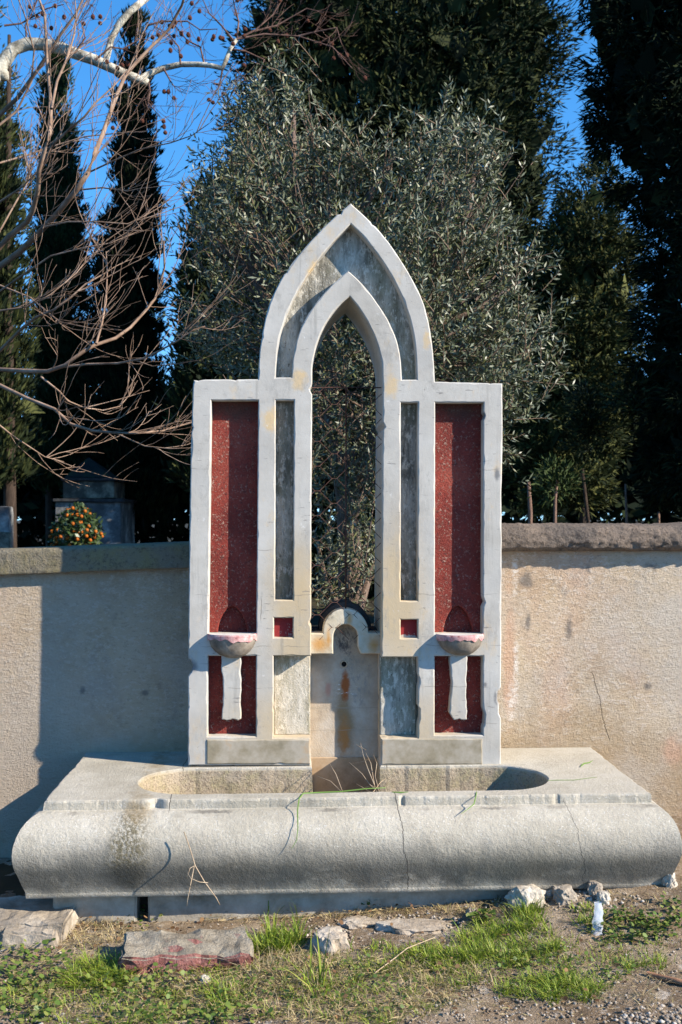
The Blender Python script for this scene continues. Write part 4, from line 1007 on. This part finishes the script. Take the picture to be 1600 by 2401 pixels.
mesh_from('roof', [(a.x, YT + .16, a.z), (b.x, YT + .16, a.z), (b.x, YT + 1.2, a.z), (a.x, YT + 1.2, a.z), (c.x, YT + .7, c.z)], [(0, 1, 2, 3), (0, 1, 4), (1, 2, 4), (2, 3, 4), (3, 0, 4)], mat_simple('mossy_roof', [(.010, .012, .012), (.022, .024, .02), (.03, .045, .012)], 5), tm)
gs = tree_root('gravestone', 4, 9.0, 'bluish white gravestone at the left edge above the wall', 'gravestone')
a, b = at(-22, 1330, 9.0), at(21, 1188, 9.0); block('slab', a.x, b.x, 9.0, 9.25, -.1, b.z, MWHT, gs, 3, .012, .1)
a, b = at(-30, 1330, 8.95), at(26, 1247, 8.95); block('foot', a.x, b.x, 8.9, 8.99, -.1, b.z, MTOMB, gs, 4, .012, .1)
og = tree_root('orange_tree', 178, 9.6, 'small orange tree full of fruit above the left coping')
opl = [(120, 1290), (118, 1250), (140, 1210), (165, 1190), (190, 1182), (215, 1200), (235, 1230), (240, 1255), (225, 1290), (180, 1300)]
P_, _ = sample_crown(opl, 9.6, 1500, .35, 1.6); n = len(P_)
V, Q = leaf_quads(P_, unit(RNG.normal(size=(n, 3)) + np.array([0, -.2, .2])), RNG.uniform(.06, .10, n), RNG.uniform(.03, .05, n))
np_mesh('crown', V, Q, mat_leaf('citrus_leaf', [(.02, .04, .012), (.035, .065, .018), (.06, .085, .025)], .45, .4), og)
t_ = og.location.x; trunk(og, [(t_, 9.6, -.1), (t_, 9.6, .7), (t_ + .05, 9.6, 1.2)], [.05, .04, .025], MBARK)
bm = bmesh.new(); bmesh.ops.create_icosphere(bm, subdivisions=2, radius=.026)
fme = bpy.data.meshes.new('fruit'); bm.to_mesh(fme); bm.free(); fme.materials.append(mat_simple('orange_peel', [(.28, .065, .006), (.42, .12, .010)], 20, .5, .2)); fme.polygons.foreach_set('use_smooth', [True] * len(fme.polygons))
P_, _ = sample_crown(opl, 9.6, 85, .42, 3.0)
for p in P_[:95]:
    o = bpy.data.objects.new('fruit', fme); C.objects.link(o); o.parent = og; o.location = Vector((p[0], p[1], p[2])) - og.location

# ------------------------------------------------------------------ ground cover
def patch(px, py, rx, ry, n):
    a = RNG.uniform(0, 6.283, n); r = np.sqrt(RNG.uniform(0, 1, n))
    return [gpt(px + rx * r_ * math.cos(a_), py + ry * r_ * math.sin(a_)) for a_, r_ in zip(a, r)]
def blades(P, h, wd, lean, spread=None):
    P = np.array([tuple(p) for p in P]); n = len(P)
    h = h * RNG.uniform(.45, 1.25, n); az = RNG.uniform(0, 6.283, n); ln = lean * RNG.uniform(.3, 1.4, n)
    o = np.stack([np.cos(az), np.sin(az), np.zeros(n)], 1)
    if spread is not None: o = unit(o + spread * 1.2)
    sd_ = np.stack([-o[:, 1], o[:, 0], np.zeros(n)], 1) * np.cos(RNG.uniform(-.7, .7, n))[:, None]
    wd = wd * RNG.uniform(.7, 1.3, n); rows = []
    for t, ww in ((0, 1), (.4, .9), (.75, .6), (1, .08)):
        c = P + np.array([0, 0, 1]) * (h * (t - .32 * np.minimum(ln, 1.6) * t * t))[:, None] + o * (h * ln * (t ** 1.7))[:, None]
        rows += [c + sd_ * (wd * ww / 2)[:, None], c - sd_ * (wd * ww / 2)[:, None]]
    V = np.stack(rows, 1).reshape(-1, 3); b = np.arange(n)[:, None] * 8
    Q = np.concatenate([b + np.array([0, 1, 3, 2]), b + np.array([2, 3, 5, 4]), b + np.array([4, 5, 7, 6])], 0)
    return V, Q
G = []; Dy = []; Wd = []
def tuft(px, py, rx, ry, nt, nb, h, wd, lean, lst):
    for c in patch(px, py, rx, ry, nt):
        k = max(3, int(nb * RNG.uniform(.5, 1.4))); P = [(c.x + RNG.normal() * .012, c.y + RNG.normal() * .012, c.z - .004) for _ in range(k)]
        off = np.array(P) - np.array(c); off[:, 2] = 0
        lst.append(blades(P, h * RNG.uniform(.7, 1.2), wd, lean, unit(off + 1e-6)))
for a in [(1190, 2220, 125, 55, 95, 20, .052, .0032, 1.0), (1225, 2150, 48, 20, 20, 18, .06, .0032, .8), (1290, 2325, 120, 30, 62, 22, .046, .003, 1.1), (1075, 2270, 90, 50, 40, 18, .042, .003, 1.0),
          (660, 2215, 50, 22, 20, 20, .075, .0045, .7), (610, 2225, 40, 14, 12, 18, .06, .004, .9), (225, 2290, 80, 34, 50, 28, .055, .003, 1.1), (540, 2340, 60, 26, 18, 18, .05, .0035, .9),
          (740, 2335, 30, 60, 4, 6, .17, .006, .6), (700, 2170, 10, 6, 2, 5, .13, .004, .5), (625, 2160, 10, 6, 2, 5, .13, .004, .6), (1010, 2250, 60, 20, 14, 18, .045, .0035, .9),
          (1385, 2150, 40, 22, 12, 14, .045, .004, .8), (1540, 2260, 30, 20, 10, 14, .04, .003, .8), (1490, 2270, 20, 14, 8, 12, .04, .003, .8), (825, 2130, 30, 8, 6, 12, .035, .003, .9), (425, 2133, 28, 10, 12, 14, .032, .004, .9)]: tuft(*a, G)
for a in [(430, 2268, 170, 14, 40, 12, .045, .0035, .9), (880, 2250, 170, 30, 60, 10, .04, .0035, .9), (1380, 2260, 110, 60, 60, 9, .035, .003, 1.), (250, 2360, 260, 60, 120, 10, .034, .003, 1.1), (400, 2340, 420, 70, 230, 8, .032, .003, 1.2), (860, 2330, 190, 85, 150, 9, .034, .003, 1.1), (1100, 2240, 150, 40, 50, 8, .032, .003, 1.1), (1480, 2190, 120, 50, 60, 8, .03, .003, 1.1), (640, 2285, 280, 50, 100, 8, .032, .003, 1.1), (60, 2330, 80, 60, 40, 8, .03, .003, 1.1)]: tuft(*a, G)
for a in [(560, 2128, 420, 16, 170, 10, .028, .0028, 1.6), (1150, 2130, 120, 24, 40, 9, .03, .0028, 1.5), (640, 2140, 260, 18, 110, 9, .034, .0028, 1.6), (960, 2135, 180, 16, 60, 8, .03, .0028, 1.6), (230, 2190, 70, 45, 50, 9, .045, .0028, 1.5), (800, 2330, 260, 80, 190, 9, .042, .0028, 1.5), (330, 2340, 260, 60, 90, 7, .04, .0028, 1.6), (1060, 2300, 110, 60, 50, 8, .04, .0028, 1.5), (1500, 2110, 100, 24, 26, 7, .03, .0025, 1.6), (1540, 2330, 60, 50, 16, 6, .04, .0025, 1.6), (700, 2270, 120, 40, 60, 9, .05, .003, 1.4)]: tuft(*a, Dy)
MGR = mat_leaf('fresh_grass', [(.08, .13, .012), (.16, .24, .02), (.25, .31, .03), (.34, .35, .07)], .5, .3, None, .25)
V, Q = merge(G); tag(np_mesh('grass', V, Q, MGR), 'tufts and blades of green grass on the earth in front of the fountain', 'grass', kind='stuff')
MDY = mat_leaf('dry_grass', [(.22, .155, .07), (.36, .27, .14), (.48, .38, .22), (.27, .24, .08)], .7, .2, None, .15)
V, Q = merge(Dy)
def straw(px, py, rx, ry, n, l):
    P = np.array([tuple(p) for p in patch(px, py, rx, ry, n)]); a = RNG.uniform(0, 6.283, n)
    D_ = unit(np.stack([np.cos(a), np.sin(a), RNG.normal(size=n) * .18], 1)); P[:, 2] += RNG.uniform(.003, .014, n)
    return leaf_quads(P, D_, l * RNG.uniform(.4, 1.5, n), RNG.uniform(.0014, .003, n), .5)
V, Q = merge([(V, Q), straw(640, 2140, 340, 26, 900, .035), straw(800, 2320, 320, 90, 2600, .04), straw(260, 2290, 300, 110, 2400, .04), straw(560, 2130, 430, 24, 1500, .03), straw(1250, 2250, 340, 150, 900, .03), straw(300, 2350, 320, 60, 700, .035)])
tag(np_mesh('dry_grass', V, Q, MDY), 'matted dry straw on the earth below the trough', 'dry grass', kind='stuff')
def weed(px, py, rx, ry, n, L):
    P = np.array([tuple(p) for p in patch(px, py, rx, ry, n)]); a = RNG.uniform(0, 6.283, n); P[:, 2] += RNG.uniform(.004, .04, n)
    D_ = unit(np.stack([np.cos(a), np.sin(a), RNG.uniform(-.1, .7, n)], 1)); L_ = L * RNG.uniform(.6, 1.3, n)
    side = unit(np.cross(D_, np.array([0, 0, 1.]) + RNG.normal(size=(n, 3)) * .35)); L1 = L_[:, None]
    V = np.stack([P, P + D_ * L1 * .35 + side * L1 * .38, P + D_ * L1 * .8 + side * L1 * .34, P + D_ * L1, P + D_ * L1 * .8 - side * L1 * .34, P + D_ * L1 * .35 - side * L1 * .38], 1).reshape(-1, 3)
    b = np.arange(n)[:, None] * 6
    return V, np.concatenate([b + np.array([0, 1, 2, 3]), b + np.array([0, 3, 4, 5])], 0)
V, Q = merge([weed(70, 2270, 110, 50, 260, .019), weed(330, 2320, 130, 45, 240, .017), weed(500, 2235, 40, 22, 130, .020), weed(430, 2390, 200, 24, 260, .018), weed(60, 2360, 90, 50, 200, .018), weed(1490, 2180, 110, 36, 380, .018),
              weed(1130, 2160, 30, 14, 70, .022), weed(870, 2330, 130, 70, 220, .014), weed(640, 2330, 140, 60, 180, .014), weed(1270, 2270, 120, 50, 200, .014), weed(860, 2130, 30, 10, 50, .014), weed(20, 2000, 30, 14, 60, .022), weed(1580, 2130, 30, 22, 80, .018), weed(330, 2165, 60, 30, 60, .015), weed(1450, 2290, 40, 20, 60, .014)])
tag(np_mesh('low_weeds', V, Q, mat_leaf('weed_leaf', [(.035, .07, .012), (.085, .14, .02), (.15, .19, .035), (.21, .20, .06)], .5, .35, None, .15)), 'small round-leaved weeds spread over the earth in front', 'weeds', kind='stuff')
V, Q = merge([weed(800, 2270, 800, 130, 220, .016), weed(560, 2140, 420, 24, 160, .014), weed(300, 2250, 260, 100, 160, .015)])
V[:, 2] -= .008
tag(np_mesh('leaf_litter', V, Q, mat_leaf('dead_leaf', [(.07, .035, .018), (.14, .075, .035), (.22, .13, .06), (.10, .06, .03)], .8, .2)), 'dead brown leaves scattered over the earth in front of the trough', 'dead leaves', kind='stuff')
def crumbs(px, py, rx, ry, n, r0):
    P = np.array([tuple(p) for p in patch(px, py, rx, ry, n)]); r = r0 * RNG.uniform(.4, 1.6, n)[:, None]
    ax = np.array([[1, 0, 0], [-1, 0, 0], [0, 1, 0], [0, -1, 0], [0, 0, 1], [0, 0, -1]], float)
    V = P[:, None] + ax[None] * r[:, None] * RNG.uniform(.55, 1.2, (n, 6, 1)) * np.array([1, 1, .7]) + np.stack([np.zeros(n), np.zeros(n), r[:, 0] * .3], 1)[:, None]
    b = np.arange(n)[:, None] * 6
    T = np.concatenate([b + np.array(t) for t in ((0, 2, 4), (2, 1, 4), (1, 3, 4), (3, 0, 4), (2, 0, 5), (1, 2, 5), (3, 1, 5), (0, 3, 5))], 0)
    return V.reshape(-1, 3), T
V, Q = merge([crumbs(800, 2260, 900, 150, 2600, .0045), crumbs(1600, 2400, 150, 46, 420, .008), crumbs(1640, 2440, 330, 90, 900, .007), crumbs(980, 2165, 110, 22, 260, .007), crumbs(770, 2205, 60, 34, 200, .007), crumbs(1330, 2110, 180, 30, 240, .007), crumbs(1180, 2350, 260, 50, 400, .006), crumbs(300, 2140, 260, 22, 200, .006), crumbs(150, 2380, 160, 30, 120, .007)])
tag(np_mesh('gravel', V, Q, mat_leaf('gravel_grain', [(.10, .075, .055), (.22, .17, .125), (.34, .29, .23), (.20, .17, .14), (.44, .40, .35)], .9, .15)), 'loose gravel and crumbs of plaster over the earth', 'gravel', kind='stuff')

# ------------------------------------------------------------------ single stones and litter
MST1 = mat_simple('pale_limestone', [(.25, .20, .14), (.40, .35, .28), (.50, .46, .39)], 16, .95, .8, .008)
MSK = mat_simple('chalky_rubble', [(.22, .17, .12), (.36, .30, .23), (.48, .43, .36)], 10, .95, .9, .010)
MST2 = mat_simple('grey_brown_stone', [(.16, .13, .10), (.26, .22, .175), (.36, .32, .26)], 14, .95, .8, .008)
def stone(px, py, rx, ry, mat, label, name='stone', flat=.7, seed=0.0, dep=1.0, rough=.34, sink=.2):
    """a rounded broken stone resting on the earth, seen at (px, py)"""
    p = gpt(px, py + ry); k = (p.y + D0) / F; a, b = rx * k, ry * k * 1.15
    bm = bmesh.new(); bmesh.ops.create_icosphere(bm, subdivisions=4, radius=1)
    for v in bm.verts:
        n = v.co.copy()
        s_ = 1 + rough * mnoise.noise(n * 1.3 + Vector((seed, 0, 0))) + rough * .55 * mnoise.noise(n * 3.1 + Vector((seed, 4, 0))) + .10 * mnoise.noise(n * 7 + Vector((seed, 4, 9))) + .06 * mnoise.noise(n * 15 + Vector((seed, 4, 9))) - .22 * abs(mnoise.noise(n * 2.2 + Vector((seed, 8, 2))))
        q = n * s_; q.z = max(-.55, q.z); q.z = min(q.z, flat + .12 * q.z)
        v.co = Vector((q.x * a, q.y * a * dep, q.z * b / max(.45, (flat + .55) / 2)))
    me = bpy.data.meshes.new(name); bm.to_mesh(me); bm.free()
    o = bpy.data.objects.new(name, me); C.objects.link(o); me.materials.append(mat)
    zmin = min(v.co.z for v in me.vertices)
    o.location = (p.x, p.y + a * dep * .5, p.z - zmin - sink * (max(v.co.z for v in me.vertices) - zmin)); return tag(o, label, 'stone')
stone(1235, 2106, 46, 22, MST1, 'largest broken white stone in front of the trough, right of centre', seed=1.1, dep=.7)
stone(1325, 2098, 30, 15, MST2, 'brown oval stone right of the largest white stone', seed=2.7)
stone(1290, 2088, 22, 11, MST1, 'whitish stone wedged behind the brown oval stone', seed=3.9)
stone(1397, 2084, 18, 14, MST2, 'round grey stone against the base of the trough', seed=4.2)
stone(1418, 2104, 18, 12, MST1, 'small cream stone in front of the round grey stone', seed=5.5)
stone(1574, 2060, 18, 18, MST1, 'upright cream stone under the right end of the trough', seed=6.6, flat=1.1)
stone(985, 2168, 92, 17, MSK, 'flat chalky slab half sunk in the earth below the middle of the trough', seed=7.1, flat=.25, dep=.5, sink=.7)
stone(772, 2203, 44, 30, MSK, 'lumpy pale rubble in the grass right of the red block', seed=8.3, flat=.45, sink=.45)
stone(845, 2160, 50, 12, MSK, 'thin grey-white slab level with the earth left of the chalky slab', seed=8.9, flat=.2, dep=.6, sink=.6)
stone(482, 2299, 14, 8, MST1, 'little cream pebble lying on the weeds below the red block', seed=9.4)
stone(1105, 2140, 12, 9, MST2, 'small dark stone on the straw left of the largest white stone', seed=10.4)
MSL = mat_simple('worn_flat_stone', [(.16, .13, .095), (.29, .245, .19), (.42, .37, .30)], 7, .95, .9, .012)
p0, p1, p2 = gpt(-60, 2222), gpt(150, 2215), gpt(60, 2140)
sl_ = empty('flag_stone', (p0.x, p0.y, 0), 'worn flat stone at the lower left beside the trough', 'stone')
block('slab', p0.x - .12, p1.x, p0.y, p2.y, -.07, .034, MSL, sl_, 12.5, .016, .03)
block('broken_corner', p1.x - .22, p1.x - .02, p0.y - .04, p0.y + .05, -.06, .022, MSL, sl_, 14.5, .014, .025)
mk = Mt('red_painted_kerb', .9, .12)
gn = mk.nd('ShaderNodeNewGeometry'); sx = mk.nd('ShaderNodeSeparateXYZ'); mk.t.links.new(gn.outputs['True Normal'], sx.inputs[0])
pn = mk.ma('MULTIPLY', mk.step(mk.ma('ADD', mk.mul(sx.outputs[1], -1.0), mk.mul(mk.ma('SUBTRACT', mk.noise(20, 5, .7), .5), .7)), .42, .62), 1.0)
pr = mk.ramp(mk.noise(26, 6, .75), [(.3, (.12, .06, .045)), (.48, (.24, .095, .08)), (.62, (.33, .17, .145)), (.75, (.42, .33, .26))])
gr_ = mk.ramp(mk.noise(12, 6, .7), [(.3, (.17, .14, .10)), (.5, (.28, .24, .18)), (.7, (.38, .34, .27))])
mk.color(mk.mix(pn, gr_, pr)); mk.bump(mk.ma('ADD', mk.noise(40, 5, .7), mk.noise(110, 4, .7)), .9, .012)
p0, p1 = gpt(283, 2288), gpt(590, 2268)
kb = empty('kerb_block', (p0.x, p0.y, p0.z), 'old kerb block with worn red paint on its front, half buried in the weeds', 'kerb')
o = block('block', p0.x, p1.x, p0.y, p0.y + .21, -.12, .040, mk.m, kb, 22.5, .022, .022)
kb.rotation_euler = (R(2), R(1.5), R(5))
# crumpled clear plastic caught in the weeds
pp = gpt(1402, 2186); bmv = []; Fc = []
nn = 16
for i in range(15):
    t = i / 14
    for k in range(nn):
        a = 2 * math.pi * k / nn; r = .022 * (1 - .35 * t) * (1 + .4 * mnoise.noise(Vector((math.cos(a) * 1.6, math.sin(a) * 1.6, t * 6))))
        bmv.append((pp.x + math.cos(a) * r + .012 * t, pp.y + math.sin(a) * r * .55 + .035 * t, pp.z - .005 + .105 * t))
for i in range(14):
    for k in range(nn): Fc.append((i * nn + k, i * nn + (k + 1) % nn, (i + 1) * nn + (k + 1) % nn, (i + 1) * nn + k))
mp_ = Mt('clear_crumpled_plastic', .12, .6); mp_.color((.80, .83, .90))
trn = mp_.nd('ShaderNodeBsdfTransparent'); mx = mp_.nd('ShaderNodeMixShader'); mx.inputs[0].default_value = .38
mp_.t.links.new(trn.outputs[0], mx.inputs[1]); mp_.t.links.new(mp_.b.outputs[0], mx.inputs[2]); mp_.t.links.new(mx.outputs[0], mp_.t.nodes['Material Output'].inputs[0])
tag(mesh_from('plastic_wrapper', bmv, Fc, mp_.m, None, True), 'crumpled clear plastic wrapper standing in the weeds right of the white stones', 'litter')
MSTK = mat_simple('red_brown_stick', [(.16, .075, .04), (.26, .135, .075), (.34, .20, .12)], 20, .8, .4, .004)
def on_ground(l, dz): return [gpt(a, b) + Vector((0, 0, dz)) for a, b in l]
tb = Tubes(); tb.add(on_ground([(1518, 2288), (1545, 2298), (1580, 2306), (1640, 2322)], .010), [.006, .009, .0095, .009], 8)
tag(tb.build('stick', MSTK), 'short red-brown stick lying on bare earth at the lower right', 'stick')
MDRY = mat_simple('dry_stalk', [(.26, .18, .11), (.40, .30, .20), (.50, .40, .28)], 20, .8, .2)
tb = Tubes(); tb.add(on_ground([(880, 2296), (925, 2262), (955, 2238), (1020, 2212)], .022), [.0016, .002, .002, .0012], 5)
tag(tb.build('dry_stalk', MDRY), 'long thin dry stalk lying across the grass below the trough', 'stalk')
tb = Tubes()
tb.add([at(432, 1950, -.690), at(446, 1990, -.70), at(458, 2030, -.71), at(480, 2068, -.71), at(508, 2106, -.70), at(516, 2122, -.69)], [.0022, .002, .002, .002, .0016, .0012], 5)
tb.add([at(456, 2030, -.71), at(450, 2060, -.74), at(441, 2105, -.75), at(438, 2125, -.75)], [.0018, .0016, .0014, .0012], 5)
tb.add([at(488, 2070, -.71), at(468, 2068, -.76), at(448, 2060, -.75), at(440, 2046, -.72)], [.0016, .0012, .001, .0008], 4)
tb.add([at(456, 2030, -.71), at(446, 2036, -.75), at(440, 2054, -.76)], [.0012, .001, .0008], 4)
tag(tb.build('dry_weed', MDRY), 'dry forked weed stem leaning on the left front of the trough', 'dry weed')
tb = Tubes()
for l in ([(880, 1845), (862, 1800), (852, 1770), (846, 1742)], [(880, 1850), (870, 1790), (858, 1765)], [(884, 1855), (866, 1838), (850, 1815), (820, 1788)], [(800, 1856), (776, 1832), (740, 1818)], [(804, 1858), (788, 1815), (773, 1790)], [(890, 1858), (880, 1820), (884, 1790), (876, 1770)], [(866, 1780), (850, 1786), (826, 1790)], [(858, 1758), (846, 1752), (836, 1746)], [(870, 1858), (850, 1846), (836, 1838)], [(888, 1852), (872, 1842), (858, 1846), (846, 1856)], [(872, 1862), (892, 1835), (905, 1825)]):
    P = [at(a, b, -.10 - .05 * i) for i, (a, b) in enumerate(reversed(l))]; tb.add(list(reversed(P)), np.linspace(.0018, .0009, len(P)), 4)
bz = ZT - .235
tb.add([(at(880, 1850, -.2).x, -.2, bz), at(884, 1858, -.22)], .002, 4); tb.add([(at(803, 1850, -.2).x, -.2, bz), at(802, 1858, -.2)], .002, 4)
tag(tb.build('dry_weed', MDRY), 'tangle of dry twigs growing up inside the trough before the spout panel', 'dry weed')
MGS = mat_leaf('green_grass_strand', [(.08, .16, .02), (.12, .20, .04)], .5, .3)
def strand(l, wd, label):
    V, Fc = [], []
    for i, (a, b, Y) in enumerate(l):
        p = at(a, b, Y); q = at(*l[min(len(l) - 1, i + 1)]) - at(*l[max(0, i - 1)]); s_ = q.cross(Vector((0, -1, .6))).normalized()
        w_ = wd * .72 * (1 - .7 * abs(2 * i / (len(l) - 1) - .8) ** 1.5 / 1.3)
        V += [tuple(p + s_ * w_ / 2), tuple(p + Vector((0, -.0012, .0014))), tuple(p - s_ * w_ / 2)]
    for i in range(len(l) - 1):
        for k in (0, 1): Fc.append((i * 3 + k, i * 3 + k + 1, i * 3 + k + 4, i * 3 + k + 3))
    return tag(mesh_from('grass_strand', V, Fc, MGS, None, True, False), label, 'grass strand')
zt = ZT + .004
def rim(px, py): 
    d = ray(px, py); t = (zt - CAMZ) / d.z; return (px, py, -D0 + d.y * t)
strand([rim(905, 1847)[:2] + (-.44,), rim(860, 1849)[:2] + (-.465,), rim(800, 1856), rim(750, 1858), rim(712, 1860), (702, 1872, -.545), (698, 1900, -.585), (699, 1940, -.655), (696, 1970, -.682), (684, 1990, -.686)], .008, 'long green grass strand draped over the middle of the trough front')
strand([rim(1118, 1856), (1116, 1868, -.545), (1112, 1885, -.575), (1100, 1895, -.60), (1082, 1908, -.62)], .007, 'short green grass strand hanging over the trough below the right bowl')
strand([rim(920, 1857), rim(940, 1858), rim(958, 1857)], .008, 'tiny green blade lying on the trough rim near the crack')
strand([rim(1285, 1830), rim(1310, 1829), rim(1345, 1829), rim(1400, 1822)], .004, 'thin pale green stem lying on the trough top at the right')
strand([rim(1362, 1797), rim(1370, 1790), rim(1382, 1788), rim(1390, 1783)], .009, 'small curled green sprig on the trough top below the cracked wall')

# ------------------------------------------------------------------ dark undergrowth at the foot of the far trees
und = []
for (px, tp) in [(x, 1150 + 30 * math.sin(x * .021) + 22 * math.sin(x * .0071)) for x in range(-420, 2050, 16)]:
    c = at(px + RNG.uniform(-10, 10), tp, 16.5 + RNG.uniform(-.8, .8)); n = 60
    P = np.array([c.x, c.y, 0]) + np.stack([RNG.normal(size=n) * .16, RNG.normal(size=n) * .25, RNG.uniform(-.05, 1, n) ** 1.0 * c.z], 1)
    und.append(leaf_quads(P, unit(RNG.normal(size=(n, 3)) + np.array([0, -.3, .6])), RNG.uniform(.25, .5, n), RNG.uniform(.10, .2, n)))
V, Q = merge(und); tag(np_mesh('undergrowth', V, Q, MC4), 'dark tangled undergrowth along the foot of the far cypresses', 'undergrowth', kind='stuff')
